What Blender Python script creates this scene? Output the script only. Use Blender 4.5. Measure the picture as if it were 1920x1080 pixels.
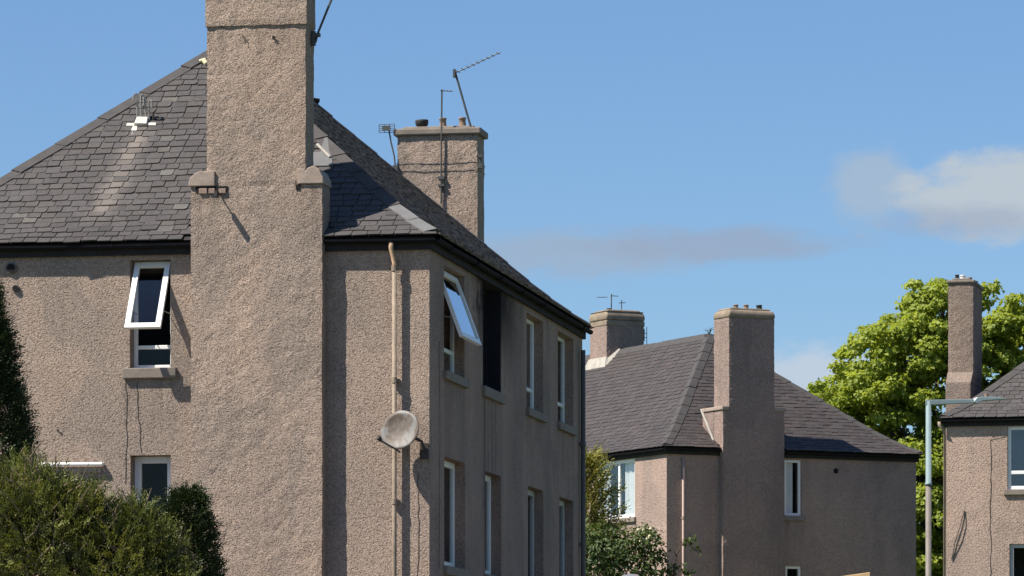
import bpy, math, random
import numpy as np
from mathutils import Matrix, Vector

R = math.radians
random.seed(7)
rng = np.random.default_rng(7)
scene = bpy.context.scene
for _o in list(bpy.data.objects):
    bpy.data.objects.remove(_o)

# ------------------------------------------------------------------ camera
FPX, EYE = 8000.0, 1.6                       # focal length in 1920-px pixels, eye height
HOR = 1385.0                                 # horizon row (1080-row picture)
cam_d = bpy.data.cameras.new('camera')
cam = bpy.data.objects.new('camera', cam_d)
scene.collection.objects.link(cam)
cam.location = (0, 0, EYE)
cam.rotation_euler = (R(90), 0, 0)
cam_d.sensor_width = 36.0
cam_d.lens = FPX / 1920 * 36
cam_d.shift_y = (HOR - 540) / 1920
cam_d.clip_start = 0.5
cam_d.clip_end = 6000
scene.camera = cam

# ------------------------------------------------------------------ sun + sky
SUN_A, SUN_EL = 23.0, 52.0                   # degrees from -X towards the camera; elevation
sdir = Vector((-math.cos(R(SUN_A)) * math.cos(R(SUN_EL)), -math.sin(R(SUN_A)) * math.cos(R(SUN_EL)), math.sin(R(SUN_EL))))
sun_d = bpy.data.lights.new('sun', 'SUN')
sun_d.energy = 5.0
sun_d.angle = R(0.53)
sun_d.color = (1.0, 0.93, 0.83)
sun = bpy.data.objects.new('sun', sun_d)
sun.rotation_euler = sdir.to_track_quat('Z', 'Y').to_euler()
sun.location = (-40, -20, 60)
scene.collection.objects.link(sun)

world = bpy.data.worlds.new('World')
scene.world = world
world.use_nodes = True
wt = world.node_tree
for n in list(wt.nodes):
    wt.nodes.remove(n)


class NT:
    """small node helper"""
    def __init__(s, tree):
        s.t = tree

    def n(s, typ, **kw):
        nd = s.t.nodes.new(typ)
        for k, v in kw.items():
            if k == 'inp':
                for i, val in v.items():
                    nd.inputs[i].default_value = val
            else:
                setattr(nd, k, v)
        return nd

    def l(s, a, b):
        s.t.links.new(a, b)

    def math(s, op, a, b=None, c=None, clamp=False):
        m = s.t.nodes.new('ShaderNodeMath')
        m.operation = op
        m.use_clamp = clamp
        for i, v in enumerate((a, b, c)):
            if v is None:
                continue
            if isinstance(v, (int, float)):
                m.inputs[i].default_value = v
            else:
                s.t.links.new(v, m.inputs[i])
        return m.outputs[0]

    def ramp(s, fac, stops, interp='LINEAR'):
        r = s.t.nodes.new('ShaderNodeValToRGB')
        r.color_ramp.interpolation = interp
        el = r.color_ramp.elements
        while len(el) < len(stops):
            el.new(0.5)
        for e, (p, c) in zip(el, stops):
            e.position = p
            e.color = c if len(c) == 4 else (*c, 1)
        s.t.links.new(fac, r.inputs[0])
        return r.outputs[0]

    def mix(s, fac, a, b, mode='MIX'):
        m = s.t.nodes.new('ShaderNodeMix')
        m.data_type = 'RGBA'
        m.blend_type = mode
        for i, v in ((0, fac), (6, a), (7, b)):
            if isinstance(v, (int, float)):
                m.inputs[i].default_value = v
            elif isinstance(v, tuple):
                m.inputs[i].default_value = v if len(v) == 4 else (*v, 1)
            else:
                s.t.links.new(v, m.inputs[i])
        return m.outputs[2]

    def noise(s, vec, scale, detail=2.0, rough=0.5, dist=0.0):
        n = s.t.nodes.new('ShaderNodeTexNoise')
        n.inputs['Scale'].default_value = scale
        n.inputs['Detail'].default_value = detail
        n.inputs['Roughness'].default_value = rough
        n.inputs['Distortion'].default_value = dist
        if vec is not None:
            s.t.links.new(vec, n.inputs['Vector'])
        return n.outputs[0]

    def mapping(s, vec, scale=(1, 1, 1), loc=(0, 0, 0)):
        m = s.t.nodes.new('ShaderNodeMapping')
        m.inputs['Scale'].default_value = scale
        m.inputs['Location'].default_value = loc
        s.t.links.new(vec, m.inputs['Vector'])
        return m.outputs[0]


W = NT(wt)
sky = W.n('ShaderNodeTexSky', sky_type='NISHITA', sun_disc=False)
sky.sun_elevation = R(SUN_EL)
sky.sun_rotation = math.atan2(sdir.x, sdir.y)
sky.altitude = 60
sky.air_density = 1.0
sky.dust_density = 0.4
sky.ozone_density = 2.2
wtc = W.n('ShaderNodeTexCoord')
wsep = W.n('ShaderNodeSeparateXYZ')
W.l(wtc.outputs['Generated'], wsep.inputs[0])
hyp = W.math('SQRT', W.math('ADD', W.math('MULTIPLY', wsep.outputs[0], wsep.outputs[0]), W.math('MULTIPLY', wsep.outputs[1], wsep.outputs[1])))
az = W.math('ARCTAN2', wsep.outputs[0], wsep.outputs[1])          # 0 straight ahead, + to the right
elv = W.math('ARCTAN2', wsep.outputs[2], hyp)
comb = W.n('ShaderNodeCombineXYZ')
W.l(az, comb.inputs[0])
W.l(elv, comb.inputs[1])
wob = W.noise(W.mapping(comb.outputs[0], (60, 110, 1)), 1.0, 5.0, 0.55)
fine = W.noise(W.mapping(comb.outputs[0], (150, 260, 1), (3, 7, 0)), 1.0, 5.0, 0.6)


def cloud(az0, el0, ra, re, tilt=0.0, lo=0.25, hi=0.95, wamt=0.9):
    """a soft bank of cloud round one direction of the sky (radians)"""
    da = W.math('DIVIDE', W.math('SUBTRACT', az, az0), ra)
    e1 = W.math('SUBTRACT', W.math('SUBTRACT', elv, el0), W.math('MULTIPLY', W.math('SUBTRACT', az, az0), tilt))
    de = W.math('DIVIDE', e1, re)
    r2 = W.math('SQRT', W.math('ADD', W.math('MULTIPLY', da, da), W.math('MULTIPLY', de, de)))
    v = W.math('SUBTRACT', W.math('ADD', 1.0, W.math('MULTIPLY', W.math('SUBTRACT', wob, 0.5), wamt * 2)), r2)
    v = W.math('ADD', v, W.math('MULTIPLY', W.math('SUBTRACT', fine, 0.5), 0.6))
    m = W.n('ShaderNodeMapRange', interpolation_type='SMOOTHSTEP')
    m.inputs[1].default_value = lo
    m.inputs[2].default_value = hi
    W.l(v, m.inputs[0])
    return m.outputs[0]


def px_dir(x, y):
    return math.atan2(x - 960, FPX), math.atan2((HOR - y), math.hypot(FPX, x - 960))


CLOUDS = []
for (x, y, rx, ry, op, col, kw) in [
    (1635, 355, 100, 95, 0.75, (0.40, 0.50, 0.62), dict(wamt=0.4, lo=0.0, hi=0.6)),
    (1895, 362, 250, 98, 0.95, (0.51, 0.575, 0.635), dict(wamt=0.42, lo=0.0, hi=0.5, tilt=0.05)),
    (1800, 415, 260, 42, 0.6, (0.33, 0.41, 0.55), dict(wamt=0.45, lo=0.0, hi=0.8, tilt=0.0)),
    (1080, 475, 290, 60, 0.72, (0.355, 0.44, 0.565), dict(wamt=0.45, lo=0.0, hi=0.7, tilt=-0.02)),
    (1330, 458, 320, 46, 0.78, (0.325, 0.405, 0.545), dict(wamt=0.4, lo=0.0, hi=0.7, tilt=0.0)),
    (1540, 715, 200, 85, 0.85, (0.55, 0.63, 0.73), dict(wamt=0.40, lo=0.0, hi=0.65)),
    (2350, 300, 300, 110, 0.8, (0.60, 0.63, 0.69), dict(wamt=0.6, lo=0.05, hi=0.8)),
    (-500, 620, 500, 90, 0.6, (0.5, 0.56, 0.65), dict(wamt=0.7, lo=0.05, hi=0.9)),
]:
    a0, e0 = px_dir(x, y)
    CLOUDS.append((cloud(a0, e0, rx / FPX, ry / FPX, **kw), op, col))
# fair-weather cloud over the rest of the sky, the same kind, well away from the view
gen = W.noise(W.mapping(wtc.outputs['Generated'], (3.5, 3.5, 9), (11, 4, 2)), 1.0, 6.0, 0.55)
away = W.n('ShaderNodeMapRange', interpolation_type='SMOOTHSTEP', inp={1: 0.30, 2: 0.60})
W.l(W.math('ABSOLUTE', az), away.inputs[0])
gm = W.n('ShaderNodeMapRange', interpolation_type='SMOOTHSTEP', inp={1: 0.56, 2: 0.72, 4: 0.7})
W.l(gen, gm.inputs[0])
CLOUDS.append((W.math('MULTIPLY', gm.outputs[0], away.outputs[0]), 1.0, (0.6, 0.64, 0.7)))

SKY_GAIN, EXPO = 0.05, 0.76
scol = W.mix(1.0, sky.outputs[0], (0.92, 1.16, 1.47), 'MULTIPLY')      # clear northern spring sky: deeper blue than the model's
bg_col = scol
for m, op, col in CLOUDS:
    c = tuple(v / (SKY_GAIN * 2 ** EXPO) for v in col)
    bg_col = W.mix(W.math('MULTIPLY', m, op), bg_col, c)
bg = W.n('ShaderNodeBackground')
bg.inputs[1].default_value = SKY_GAIN
W.l(bg_col, bg.inputs[0])
wo = W.n('ShaderNodeOutputWorld')
W.l(bg.outputs[0], wo.inputs[0])

vs = scene.view_settings
vs.view_transform = 'Standard'
vs.look = 'None'
vs.exposure = EXPO
vs.gamma = 1.0
vs.use_curve_mapping = False
scene.cycles.max_bounces = 6
scene.cycles.transparent_max_bounces = 12


# ------------------------------------------------------------------ materials
def new_mat(name):
    m = bpy.data.materials.new(name)
    m.use_nodes = True
    t = NT(m.node_tree)
    b = m.node_tree.nodes['Principled BSDF']
    return m, t, b


def bump(t, b, h, strength, dist):
    bp = t.n('ShaderNodeBump', inp={'Strength': strength, 'Distance': dist})
    t.l(h, bp.inputs['Height'])
    t.l(bp.outputs[0], b.inputs['Normal'])


def scl(c, k):
    return tuple(min(1, v * k) for v in c)


def roughcast(name, col, worm=22.0, soot=False, streak=0.35, contrast=1.0, tint=None, runs=()):
    m, t, b = new_mat(name)
    tc = t.n('ShaderNodeTexCoord')
    o = tc.outputs['Object']
    n1 = t.noise(o, worm, 3.0, 0.55, 0.6)
    ridge = t.math('ABSOLUTE', t.math('SUBTRACT', n1, 0.5))            # worm-like ridges of thrown gravel
    rg = t.n('ShaderNodeMapRange', inp={1: 0.0, 2: 0.16, 3: 1.0, 4: 0.0})
    t.l(ridge, rg.inputs[0])
    n2 = t.noise(o, worm * 2.6, 3.0, 0.6)
    big = t.noise(o, 0.55, 4.0, 0.6)
    mid = t.noise(o, 3.2, 4.0, 0.65)
    st = t.noise(t.mapping(o, (2.6, 2.6, 0.22)), 1.0, 4.0, 0.6)
    c = t.mix(rg.outputs[0], scl(col, 1 - 0.30 * contrast), scl(col, 1 + 0.20 * contrast))
    c = t.mix(t.ramp(n2, [(0.30, (0, 0, 0)), (0.72, (1, 1, 1))]), t.mix(1.0, c, (0.80, 0.79, 0.78), 'MULTIPLY'), t.mix(1.0, c, (1.12, 1.10, 1.08), 'MULTIPLY'))
    c = t.mix(t.ramp(big, [(0.35, (0, 0, 0)), (0.68, (1, 1, 1))]), t.mix(1.0, c, (0.86, 0.86, 0.86), 'MULTIPLY'), t.mix(1.0, c, (1.08, 1.06, 1.04), 'MULTIPLY'))
    if tint:
        c = t.mix(t.math('MULTIPLY', t.ramp(mid, [(0.45, (0, 0, 0)), (0.7, (1, 1, 1))]), 0.5), c, tint)
    else:
        c = t.mix(t.math('MULTIPLY', t.ramp(mid, [(0.5, (0, 0, 0)), (0.75, (1, 1, 1))]), 0.22), c, scl(col, 0.7))
    c = t.mix(t.math('MULTIPLY', t.ramp(st, [(0.50, (0, 0, 0)), (0.78, (1, 1, 1))]), streak), c, scl(col, 0.55))
    # patch repairs: irregular areas thrown at another time, a shade greyer or warmer
    pn = t.noise(t.mapping(o, (0.8, 0.8, 0.55), (5.2, 1.7, 3.1)), 1.0, 2.0, 0.45, 0.8)
    c = t.mix(t.math('MULTIPLY', t.ramp(pn, [(0.535, (0, 0, 0)), (0.56, (1, 1, 1))]), 0.8), c, t.mix(1.0, c, (0.86, 0.885, 0.90), 'MULTIPLY'))
    c = t.mix(t.math('MULTIPLY', t.ramp(pn, [(0.385, (1, 1, 1)), (0.40, (0, 0, 0))]), 0.5), c, t.mix(1.0, c, (1.07, 1.03, 0.99), 'MULTIPLY'))
    if runs:
        sq = t.n('ShaderNodeSeparateXYZ')
        t.l(o, sq.inputs[0])
        sn = t.noise(t.mapping(o, (9, 9, 0.5)), 1.0, 4.0, 0.6)
        sn = t.ramp(sn, [(0.40, (0, 0, 0)), (0.64, (1, 1, 1))])
        for (ax, r0, r1, zt_, ln_) in runs:
            q1 = t.n('ShaderNodeMapRange', interpolation_type='SMOOTHSTEP', inp={1: r0 - 0.08, 2: r0 + 0.06})
            q2 = t.n('ShaderNodeMapRange', interpolation_type='SMOOTHSTEP', inp={1: r1 + 0.08, 2: r1 - 0.06})
            q3 = t.n('ShaderNodeMapRange', interpolation_type='SMOOTHSTEP', inp={1: zt_ - ln_, 2: zt_})
            q4 = t.math('LESS_THAN', sq.outputs[2], zt_ + 0.02)
            for q_ in (q1, q2):
                t.l(sq.outputs[ax], q_.inputs[0])
            t.l(sq.outputs[2], q3.inputs[0])
            k_ = t.math('MULTIPLY', t.math('MULTIPLY', q1.outputs[0], q2.outputs[0]), t.math('MULTIPLY', q3.outputs[0], q4))
            c = t.mix(t.math('MULTIPLY', t.math('MULTIPLY', k_, sn), 0.5), c, scl(col, 0.42))
    if soot:
        sp = t.n('ShaderNodeSeparateXYZ')
        t.l(o, sp.inputs[0])
        jj = t.math('MULTIPLY', t.math('SUBTRACT', mid, 0.5), 1.6)
        yy = t.math('ADD', sp.outputs[1], jj)
        a = t.n('ShaderNodeMapRange', interpolation_type='SMOOTHSTEP', inp={1: 8.2, 2: 5.6})
        t.l(yy, a.inputs[0])
        a2 = t.n('ShaderNodeMapRange', interpolation_type='SMOOTHSTEP', inp={1: 3.2, 2: 4.0})
        t.l(yy, a2.inputs[0])
        z = t.n('ShaderNodeMapRange', interpolation_type='SMOOTHSTEP', inp={1: 7.0, 2: 8.3})
        t.l(t.math('ADD', sp.outputs[2], t.math('MULTIPLY', jj, 0.4)), z.inputs[0])
        mk = t.math('MULTIPLY', t.math('MULTIPLY', a.outputs[0], a2.outputs[0]), z.outputs[0])
        # runs below the burnt opening
        b1 = t.n('ShaderNodeMapRange', interpolation_type='SMOOTHSTEP', inp={1: 5.9, 2: 5.5})
        t.l(sp.outputs[1], b1.inputs[0])
        b2 = t.n('ShaderNodeMapRange', interpolation_type='SMOOTHSTEP', inp={1: 3.9, 2: 4.3})
        t.l(sp.outputs[1], b2.inputs[0])
        b3 = t.n('ShaderNodeMapRange', interpolation_type='SMOOTHSTEP', inp={1: 6.9, 2: 6.6})
        t.l(sp.outputs[2], b3.inputs[0])
        run = t.math('MULTIPLY', t.math('MULTIPLY', b1.outputs[0], b2.outputs[0]), b3.outputs[0])
        s2 = t.noise(t.mapping(o, (1, 5.5, 0.12)), 1.0, 3.0, 0.6)
        run = t.math('MULTIPLY', run, t.ramp(s2, [(0.42, (0, 0, 0)), (0.62, (1, 1, 1))]))
        c = t.mix(t.math('MULTIPLY', run, 0.5), c, (0.05, 0.047, 0.043))
        c = t.mix(t.math('MULTIPLY', mk, 0.95), c, (0.012, 0.011, 0.012))
    t.l(c, b.inputs['Base Color'])
    b.inputs['Roughness'].default_value = 0.95
    b.inputs['Specular IOR Level'].default_value = 0.15
    h = t.math('ADD', t.math('MULTIPLY', rg.outputs[0], 0.7), t.math('MULTIPLY', n2, 0.6))
    bump(t, b, h, 0.85, 0.022)
    return m


def plain(name, col, rough=0.6, var=0.15, scale=6.0, metallic=0.0, spec=0.3, bmp=0.0):
    m, t, b = new_mat(name)
    tc = t.n('ShaderNodeTexCoord')
    n = t.noise(tc.outputs['Object'], scale, 5.0, 0.65)
    n2 = t.noise(tc.outputs['Object'], scale * 9, 3.0, 0.6)
    f = t.math('ADD', t.math('MULTIPLY', n, 0.65), t.math('MULTIPLY', n2, 0.35))
    c = t.mix(t.ramp(f, [(0.32, (0, 0, 0)), (0.68, (1, 1, 1))]), scl(col, 1 - var), scl(col, 1 + var))
    t.l(c, b.inputs['Base Color'])
    b.inputs['Roughness'].default_value = rough
    b.inputs['Metallic'].default_value = metallic
    b.inputs['Specular IOR Level'].default_value = spec
    if bmp:
        bump(t, b, n2, bmp, 0.01)
    return m


def slate_mat(name, col, stuff=False, warm=(1.05, 1.0, 0.96), spread=0.16, streak=False):
    m, t, b = new_mat(name)
    tc = t.n('ShaderNodeTexCoord')
    if stuff:
        at = t.n('ShaderNodeAttribute', attribute_name='tint')
        rnd = at.outputs['Fac']
    else:
        oi = t.n('ShaderNodeObjectInfo')
        rnd = oi.outputs['Random']
    geo = t.n('ShaderNodeNewGeometry')
    n = t.noise(geo.outputs['Position'], 14.0, 5.0, 0.7)
    lich = t.noise(geo.outputs['Position'], 5.0, 5.0, 0.7)
    c = t.mix(rnd, scl(col, 1 - spread), scl(col, 1 + spread))
    r2 = t.math('FRACT', t.math('MULTIPLY', rnd, 7.31))
    c = t.mix(r2, c, t.mix(1.0, c, warm, 'MULTIPLY'))
    c = t.mix(t.ramp(n, [(0.3, (0, 0, 0)), (0.7, (1, 1, 1))]), t.mix(1.0, c, (0.78, 0.78, 0.79), 'MULTIPLY'), t.mix(1.0, c, (1.18, 1.17, 1.15), 'MULTIPLY'))
    c = t.mix(t.math('MULTIPLY', t.ramp(lich, [(0.60, (0, 0, 0)), (0.74, (1, 1, 1))]), 0.35), c, (0.12, 0.115, 0.10))
    moss = t.noise(geo.outputs['Position'], 0.9, 5.0, 0.65)
    c = t.mix(t.math('MULTIPLY', t.ramp(moss, [(0.35, (1, 1, 1)), (0.6, (0, 0, 0))]), 0.3), c, t.mix(1.0, c, (0.72, 0.73, 0.70), 'MULTIPLY'))
    if streak:
        # lime washed out of the mortar round the old pipes, running down the slope (block's own frame)
        mp = t.n('ShaderNodeMapping', vector_type='TEXTURE')
        mp.inputs['Location'].default_value = ((805 - 960) / FPX * 59.5, 59.5, 0)
        mp.inputs['Rotation'].default_value = (0, 0, R(-10))
        t.l(geo.outputs['Position'], mp.inputs['Vector'])
        sx = t.n('ShaderNodeSeparateXYZ')
        t.l(mp.outputs[0], sx.inputs[0])
        tt = t.math('DIVIDE', t.math('SUBTRACT', 2.2, sx.outputs[1]), 1.9)
        xc = t.math('SUBTRACT', t.math('MULTIPLY', tt, -0.20), 4.70)
        wob_ = t.math('MULTIPLY', t.math('SUBTRACT', t.noise(geo.outputs['Position'], 4.0, 4.0, 0.65), 0.5), 0.32)
        dd = t.math('ABSOLUTE', t.math('ADD', t.math('SUBTRACT', sx.outputs[0], xc), wob_))
        a1 = t.n('ShaderNodeMapRange', interpolation_type='SMOOTHSTEP', inp={1: 0.30, 2: 0.02})
        t.l(dd, a1.inputs[0])
        a2 = t.n('ShaderNodeMapRange', interpolation_type='SMOOTHSTEP', inp={1: 1.08, 2: 0.75})
        t.l(tt, a2.inputs[0])
        a3 = t.n('ShaderNodeMapRange', interpolation_type='SMOOTHSTEP', inp={1: -0.04, 2: 0.03})
        t.l(tt, a3.inputs[0])
        mk = t.math('MULTIPLY', t.math('MULTIPLY', a1.outputs[0], a2.outputs[0]), a3.outputs[0])
        mk = t.math('MULTIPLY', mk, t.math('ADD', 0.15, t.math('MULTIPLY', t.math('FRACT', t.math('MULTIPLY', rnd, 3.7)), 0.62)))
        c = t.mix(mk, c, (0.20, 0.17, 0.145))
    t.l(c, b.inputs['Base Color'])
    b.inputs['Roughness'].default_value = 0.62
    b.inputs['Specular IOR Level'].default_value = 0.35
    bump(t, b, n, 0.5, 0.01)
    return m


def glass_mat(name, tint=(0.95, 0.965, 0.965), refl=1.0):
    m = bpy.data.materials.new(name)
    m.use_nodes = True
    t = NT(m.node_tree)
    for n in list(m.node_tree.nodes):
        m.node_tree.nodes.remove(n)
    out = t.n('ShaderNodeOutputMaterial')
    tr = t.n('ShaderNodeBsdfTransparent')
    tr.inputs[0].default_value = (*tint, 1)
    gl = t.n('ShaderNodeBsdfGlossy', inp={'Roughness': 0.02})
    gl.inputs[0].default_value = (0.95, 0.97, 1, 1)
    fr = t.n('ShaderNodeFresnel', inp={'IOR': 1.55})
    tc = t.n('ShaderNodeTexCoord')
    bp = t.n('ShaderNodeBump', inp={'Strength': 0.05, 'Distance': 0.02})
    t.l(t.noise(tc.outputs['Object'], 1.7, 2.0), bp.inputs['Height'])
    t.l(bp.outputs[0], gl.inputs['Normal'])
    mx = t.n('ShaderNodeMixShader')
    t.l(t.math('ADD', t.math('MULTIPLY', fr.outputs[0], 0.2 * refl), 0.0, clamp=True), mx.inputs[0])
    t.l(tr.outputs[0], mx.inputs[1])
    t.l(gl.outputs[0], mx.inputs[2])
    t.l(mx.outputs[0], out.inputs[0])
    return m


def leaf_mat(name, dark, light, trans=0.35, rough=0.5, spec=0.3):
    m = bpy.data.materials.new(name)
    m.use_nodes = True
    t = NT(m.node_tree)
    b = m.node_tree.nodes['Principled BSDF']
    out = m.node_tree.nodes['Material Output']
    at = t.n('ShaderNodeAttribute', attribute_name='tint')
    c = t.mix(at.outputs['Fac'], dark, light)
    t.l(c, b.inputs['Base Color'])
    b.inputs['Roughness'].default_value = rough
    b.inputs['Specular IOR Level'].default_value = spec
    tl = t.n('ShaderNodeBsdfTranslucent')
    t.l(t.mix(1.0, c, (1.25, 1.2, 0.6), 'MULTIPLY'), tl.inputs[0])
    mx = t.n('ShaderNodeMixShader')
    mx.inputs[0].default_value = trans
    t.l(b.outputs[0], mx.inputs[1])
    t.l(tl.outputs[0], mx.inputs[2])
    t.l(mx.outputs[0], out.inputs[0])
    return m


M = {}
HARL = (0.412, 0.327, 0.269)
M['harl'] = roughcast('roughcast_beige', HARL, worm=25, contrast=1.0, runs=[(0, -4.42, -3.6, 6.68, 1.3), (0, -3.4, -3.0, 9.24, 1.6), (0, -1.85, -1.5, 9.3, 1.4), (0, -3.2, -2.9, 11.58, 0.9), (0, -2.5, -1.8, 11.58, 0.7), (0, -0.62, -0.36, 8.3, 1.6)])
M['harl_soot'] = roughcast('roughcast_beige_sooty', (0.425, 0.315, 0.262), soot=True, streak=0.55, worm=25, contrast=0.8, runs=[(1, 1.0, 2.75, 6.7, 1.2), (1, 7.9, 9.6, 6.7, 1.3), (1, 10.9, 12.7, 6.7, 1.2)])
M['harl_pink'] = roughcast('roughcast_pink', (0.42, 0.315, 0.27), worm=18, contrast=0.7, tint=(0.40, 0.30, 0.24), runs=[(0, 3.42, 4.08, 7.3, 1.0), (1, 1.7, 4.05, 7.27, 1.2)])
M['harl_buff'] = roughcast('roughcast_buff', (0.48, 0.365, 0.30), worm=18, contrast=0.75, streak=0.45, runs=[(0, 1.35, 3.1, 7.28, 1.1)])
M['harl_pink_dull'] = roughcast('roughcast_pink_sooted', (0.35, 0.265, 0.23), worm=18, contrast=0.6, streak=0.6)
M['harl_drab'] = roughcast('roughcast_drab', (0.315, 0.25, 0.21), worm=22, contrast=0.6, streak=0.5)
M['stone'] = plain('grey_stone', (0.315, 0.25, 0.205), 0.9, 0.28, 7, bmp=0.4)
M['sill'] = plain('stone_sill', (0.215, 0.18, 0.15), 0.9, 0.25, 9, bmp=0.3)
M['coping'] = plain('weathered_coping', (0.20, 0.17, 0.14), 0.9, 0.3, 5, bmp=0.5)
M['coping_lichen'] = plain('coping_yellow_lichen', (0.23, 0.185, 0.135), 0.9, 0.4, 3.5, bmp=0.5)
M['pot'] = plain('clay_pot', (0.24, 0.17, 0.12), 0.8, 0.3, 14)
M['pot_black'] = plain('sooty_pot', (0.03, 0.03, 0.03), 0.7, 0.3, 14)
M['slate'] = slate_mat('slate_grey', (0.070, 0.0645, 0.063))
M['slate_s'] = slate_mat('slate_grey_mass', (0.070, 0.0645, 0.063), True)
M['slateA'] = slate_mat('slate_grey_streaked', (0.066, 0.061, 0.0595), streak=True)
M['slateA_s'] = slate_mat('slate_grey_streaked_mass', (0.066, 0.061, 0.0595), True, streak=True)
M['slate_pale'] = slate_mat('slate_pale_weathered', (0.10, 0.094, 0.086), spread=0.2)
M['slate2'] = slate_mat('slate_brown', (0.060, 0.053, 0.051), warm=(1.08, 0.98, 0.95))
M['slate2_s'] = slate_mat('slate_brown_mass', (0.060, 0.053, 0.051), True, warm=(1.08, 0.98, 0.95))
M['slate_shade_s'] = slate_mat('slate_painted_shade', (0.030, 0.027, 0.024), True)  # shade painted into the slates of the slope turned from the sun
M['deck'] = plain('roof_underlay', (0.035, 0.033, 0.034), 0.9, 0.2)
M['hipcap'] = plain('ridge_cap', (0.062, 0.057, 0.055), 0.75, 0.22, 6, bmp=0.3)
M['lead'] = plain('lead_flashing', (0.13, 0.13, 0.128), 0.55, 0.2, 5, spec=0.4)
M['mortar_grey'] = plain('grey_mortar', (0.36, 0.335, 0.295), 0.9, 0.25, 6, bmp=0.5)
M['mortar'] = plain('pale_mortar', (0.55, 0.52, 0.46), 0.9, 0.25, 12, bmp=0.5)
M['gutter'] = plain('black_gutter', (0.013, 0.013, 0.016), 0.85, 0.3, 5, spec=0.08)
M['fascia'] = plain('dark_fascia', (0.035, 0.033, 0.034), 0.85, 0.25, 4, spec=0.08)
M['pipe'] = plain('cream_painted_pipe', (0.265, 0.21, 0.155), 0.7, 0.35, 4)
M['pipe_rust'] = plain('peeling_pipe', (0.45, 0.30, 0.19), 0.7, 0.35, 9)
M['pipe_pink'] = plain('pink_painted_pipe', (0.36, 0.27, 0.23), 0.6, 0.15, 7)
M['pipe_dark'] = plain('dark_pipe', (0.12, 0.105, 0.095), 0.6, 0.2, 7)
M['upvc'] = plain('white_upvc', (0.80, 0.80, 0.78), 0.35, 0.03, 3)
M['upvc_old'] = plain('greyed_white_frame', (0.46, 0.455, 0.44), 0.6, 0.14, 6)
M['glass'] = glass_mat('window_glass')
M['glass_sky'] = glass_mat('window_glass_bright', (0.5, 0.55, 0.6), 9.0)
M['inside'] = plain('dark_room', (0.035, 0.033, 0.035), 0.9, 0.3, 1)
M['board'] = plain('charred_board', (0.012, 0.013, 0.019), 0.8, 0.3, 5)
M['curtain'] = plain('pale_curtain', (0.72, 0.73, 0.72), 0.9, 0.1, 3)
M['white'] = plain('white_plastic', (0.80, 0.79, 0.76), 0.4, 0.05, 5)
M['iron'] = plain('dark_iron', (0.05, 0.045, 0.042), 0.6, 0.3, 20)
M['galv'] = plain('galvanised_steel', (0.30, 0.29, 0.27), 0.5, 0.2, 20, metallic=0.3)
M['aerial'] = plain('dull_aluminium', (0.075, 0.075, 0.07), 0.5, 0.2, 20)
M['dish'] = None
M['brick'] = plain('exposed_brick', (0.27, 0.195, 0.155), 0.9, 0.3, 12, bmp=0.4)
M['dark'] = plain('dark_void', (0.012, 0.011, 0.011), 0.95, 0.2)
M['crack'] = plain('crack_dirt', (0.055, 0.047, 0.04), 0.95, 0.3)
M['lamp_up'] = plain('pale_blue_grey_paint', (0.20, 0.265, 0.275), 0.45, 0.12, 3)
M['lamp_lo'] = plain('weathered_brown_paint', (0.175, 0.155, 0.135), 0.6, 0.25, 4)
M['timber'] = plain('fresh_timber', (0.62, 0.42, 0.22), 0.7, 0.25, 6)
M['bark'] = plain('bark', (0.085, 0.066, 0.05), 0.9, 0.35, 6, bmp=0.6)
M['twig'] = plain('dry_twig', (0.24, 0.185, 0.125), 0.9, 0.3, 6)
M['sign_back'] = plain('grey_sign_back', (0.42, 0.44, 0.46), 0.4, 0.06, 4)


def dish_mat():
    m, t, b = new_mat('rusty_dish')
    tc = t.n('ShaderNodeTexCoord')
    n = t.noise(t.mapping(tc.outputs['Object'], (4.2, 4.2, 3.0), (0.3, 1.0, 4.3)), 1.0, 4.0, 0.6, 0.6)
    c = t.ramp(n, [(0.42, (0.075, 0.053, 0.038)), (0.50, (0.12, 0.095, 0.075)), (0.56, (0.165, 0.157, 0.145)), (0.8, (0.21, 0.205, 0.195))])
    t.l(c, b.inputs['Base Color'])
    b.inputs['Roughness'].default_value = 0.6
    return m


M['dish'] = dish_mat()
M['leaf_tree'] = leaf_mat('sycamore_leaf', (0.19, 0.25, 0.038), (0.38, 0.44, 0.085), 0.5)
M['leaf_yew'] = leaf_mat('juniper_spray', (0.030, 0.045, 0.013), (0.180, 0.195, 0.047), 0.25)
M['leaf_dark'] = leaf_mat('dark_conifer_spray', (0.012, 0.024, 0.010), (0.040, 0.062, 0.018), 0.12)
M['leaf_gold'] = leaf_mat('golden_conifer_spray', (0.032, 0.048, 0.015), (0.26, 0.245, 0.055), 0.25)
M['leaf_bush'] = leaf_mat('shrub_leaf', (0.028, 0.055, 0.014), (0.11, 0.15, 0.04), 0.3)
M['flower'] = plain('cream_flower', (0.60, 0.55, 0.34), 0.8, 0.15, 8)

# ------------------------------------------------------------------ mesh helper
COL = scene.collection


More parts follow.
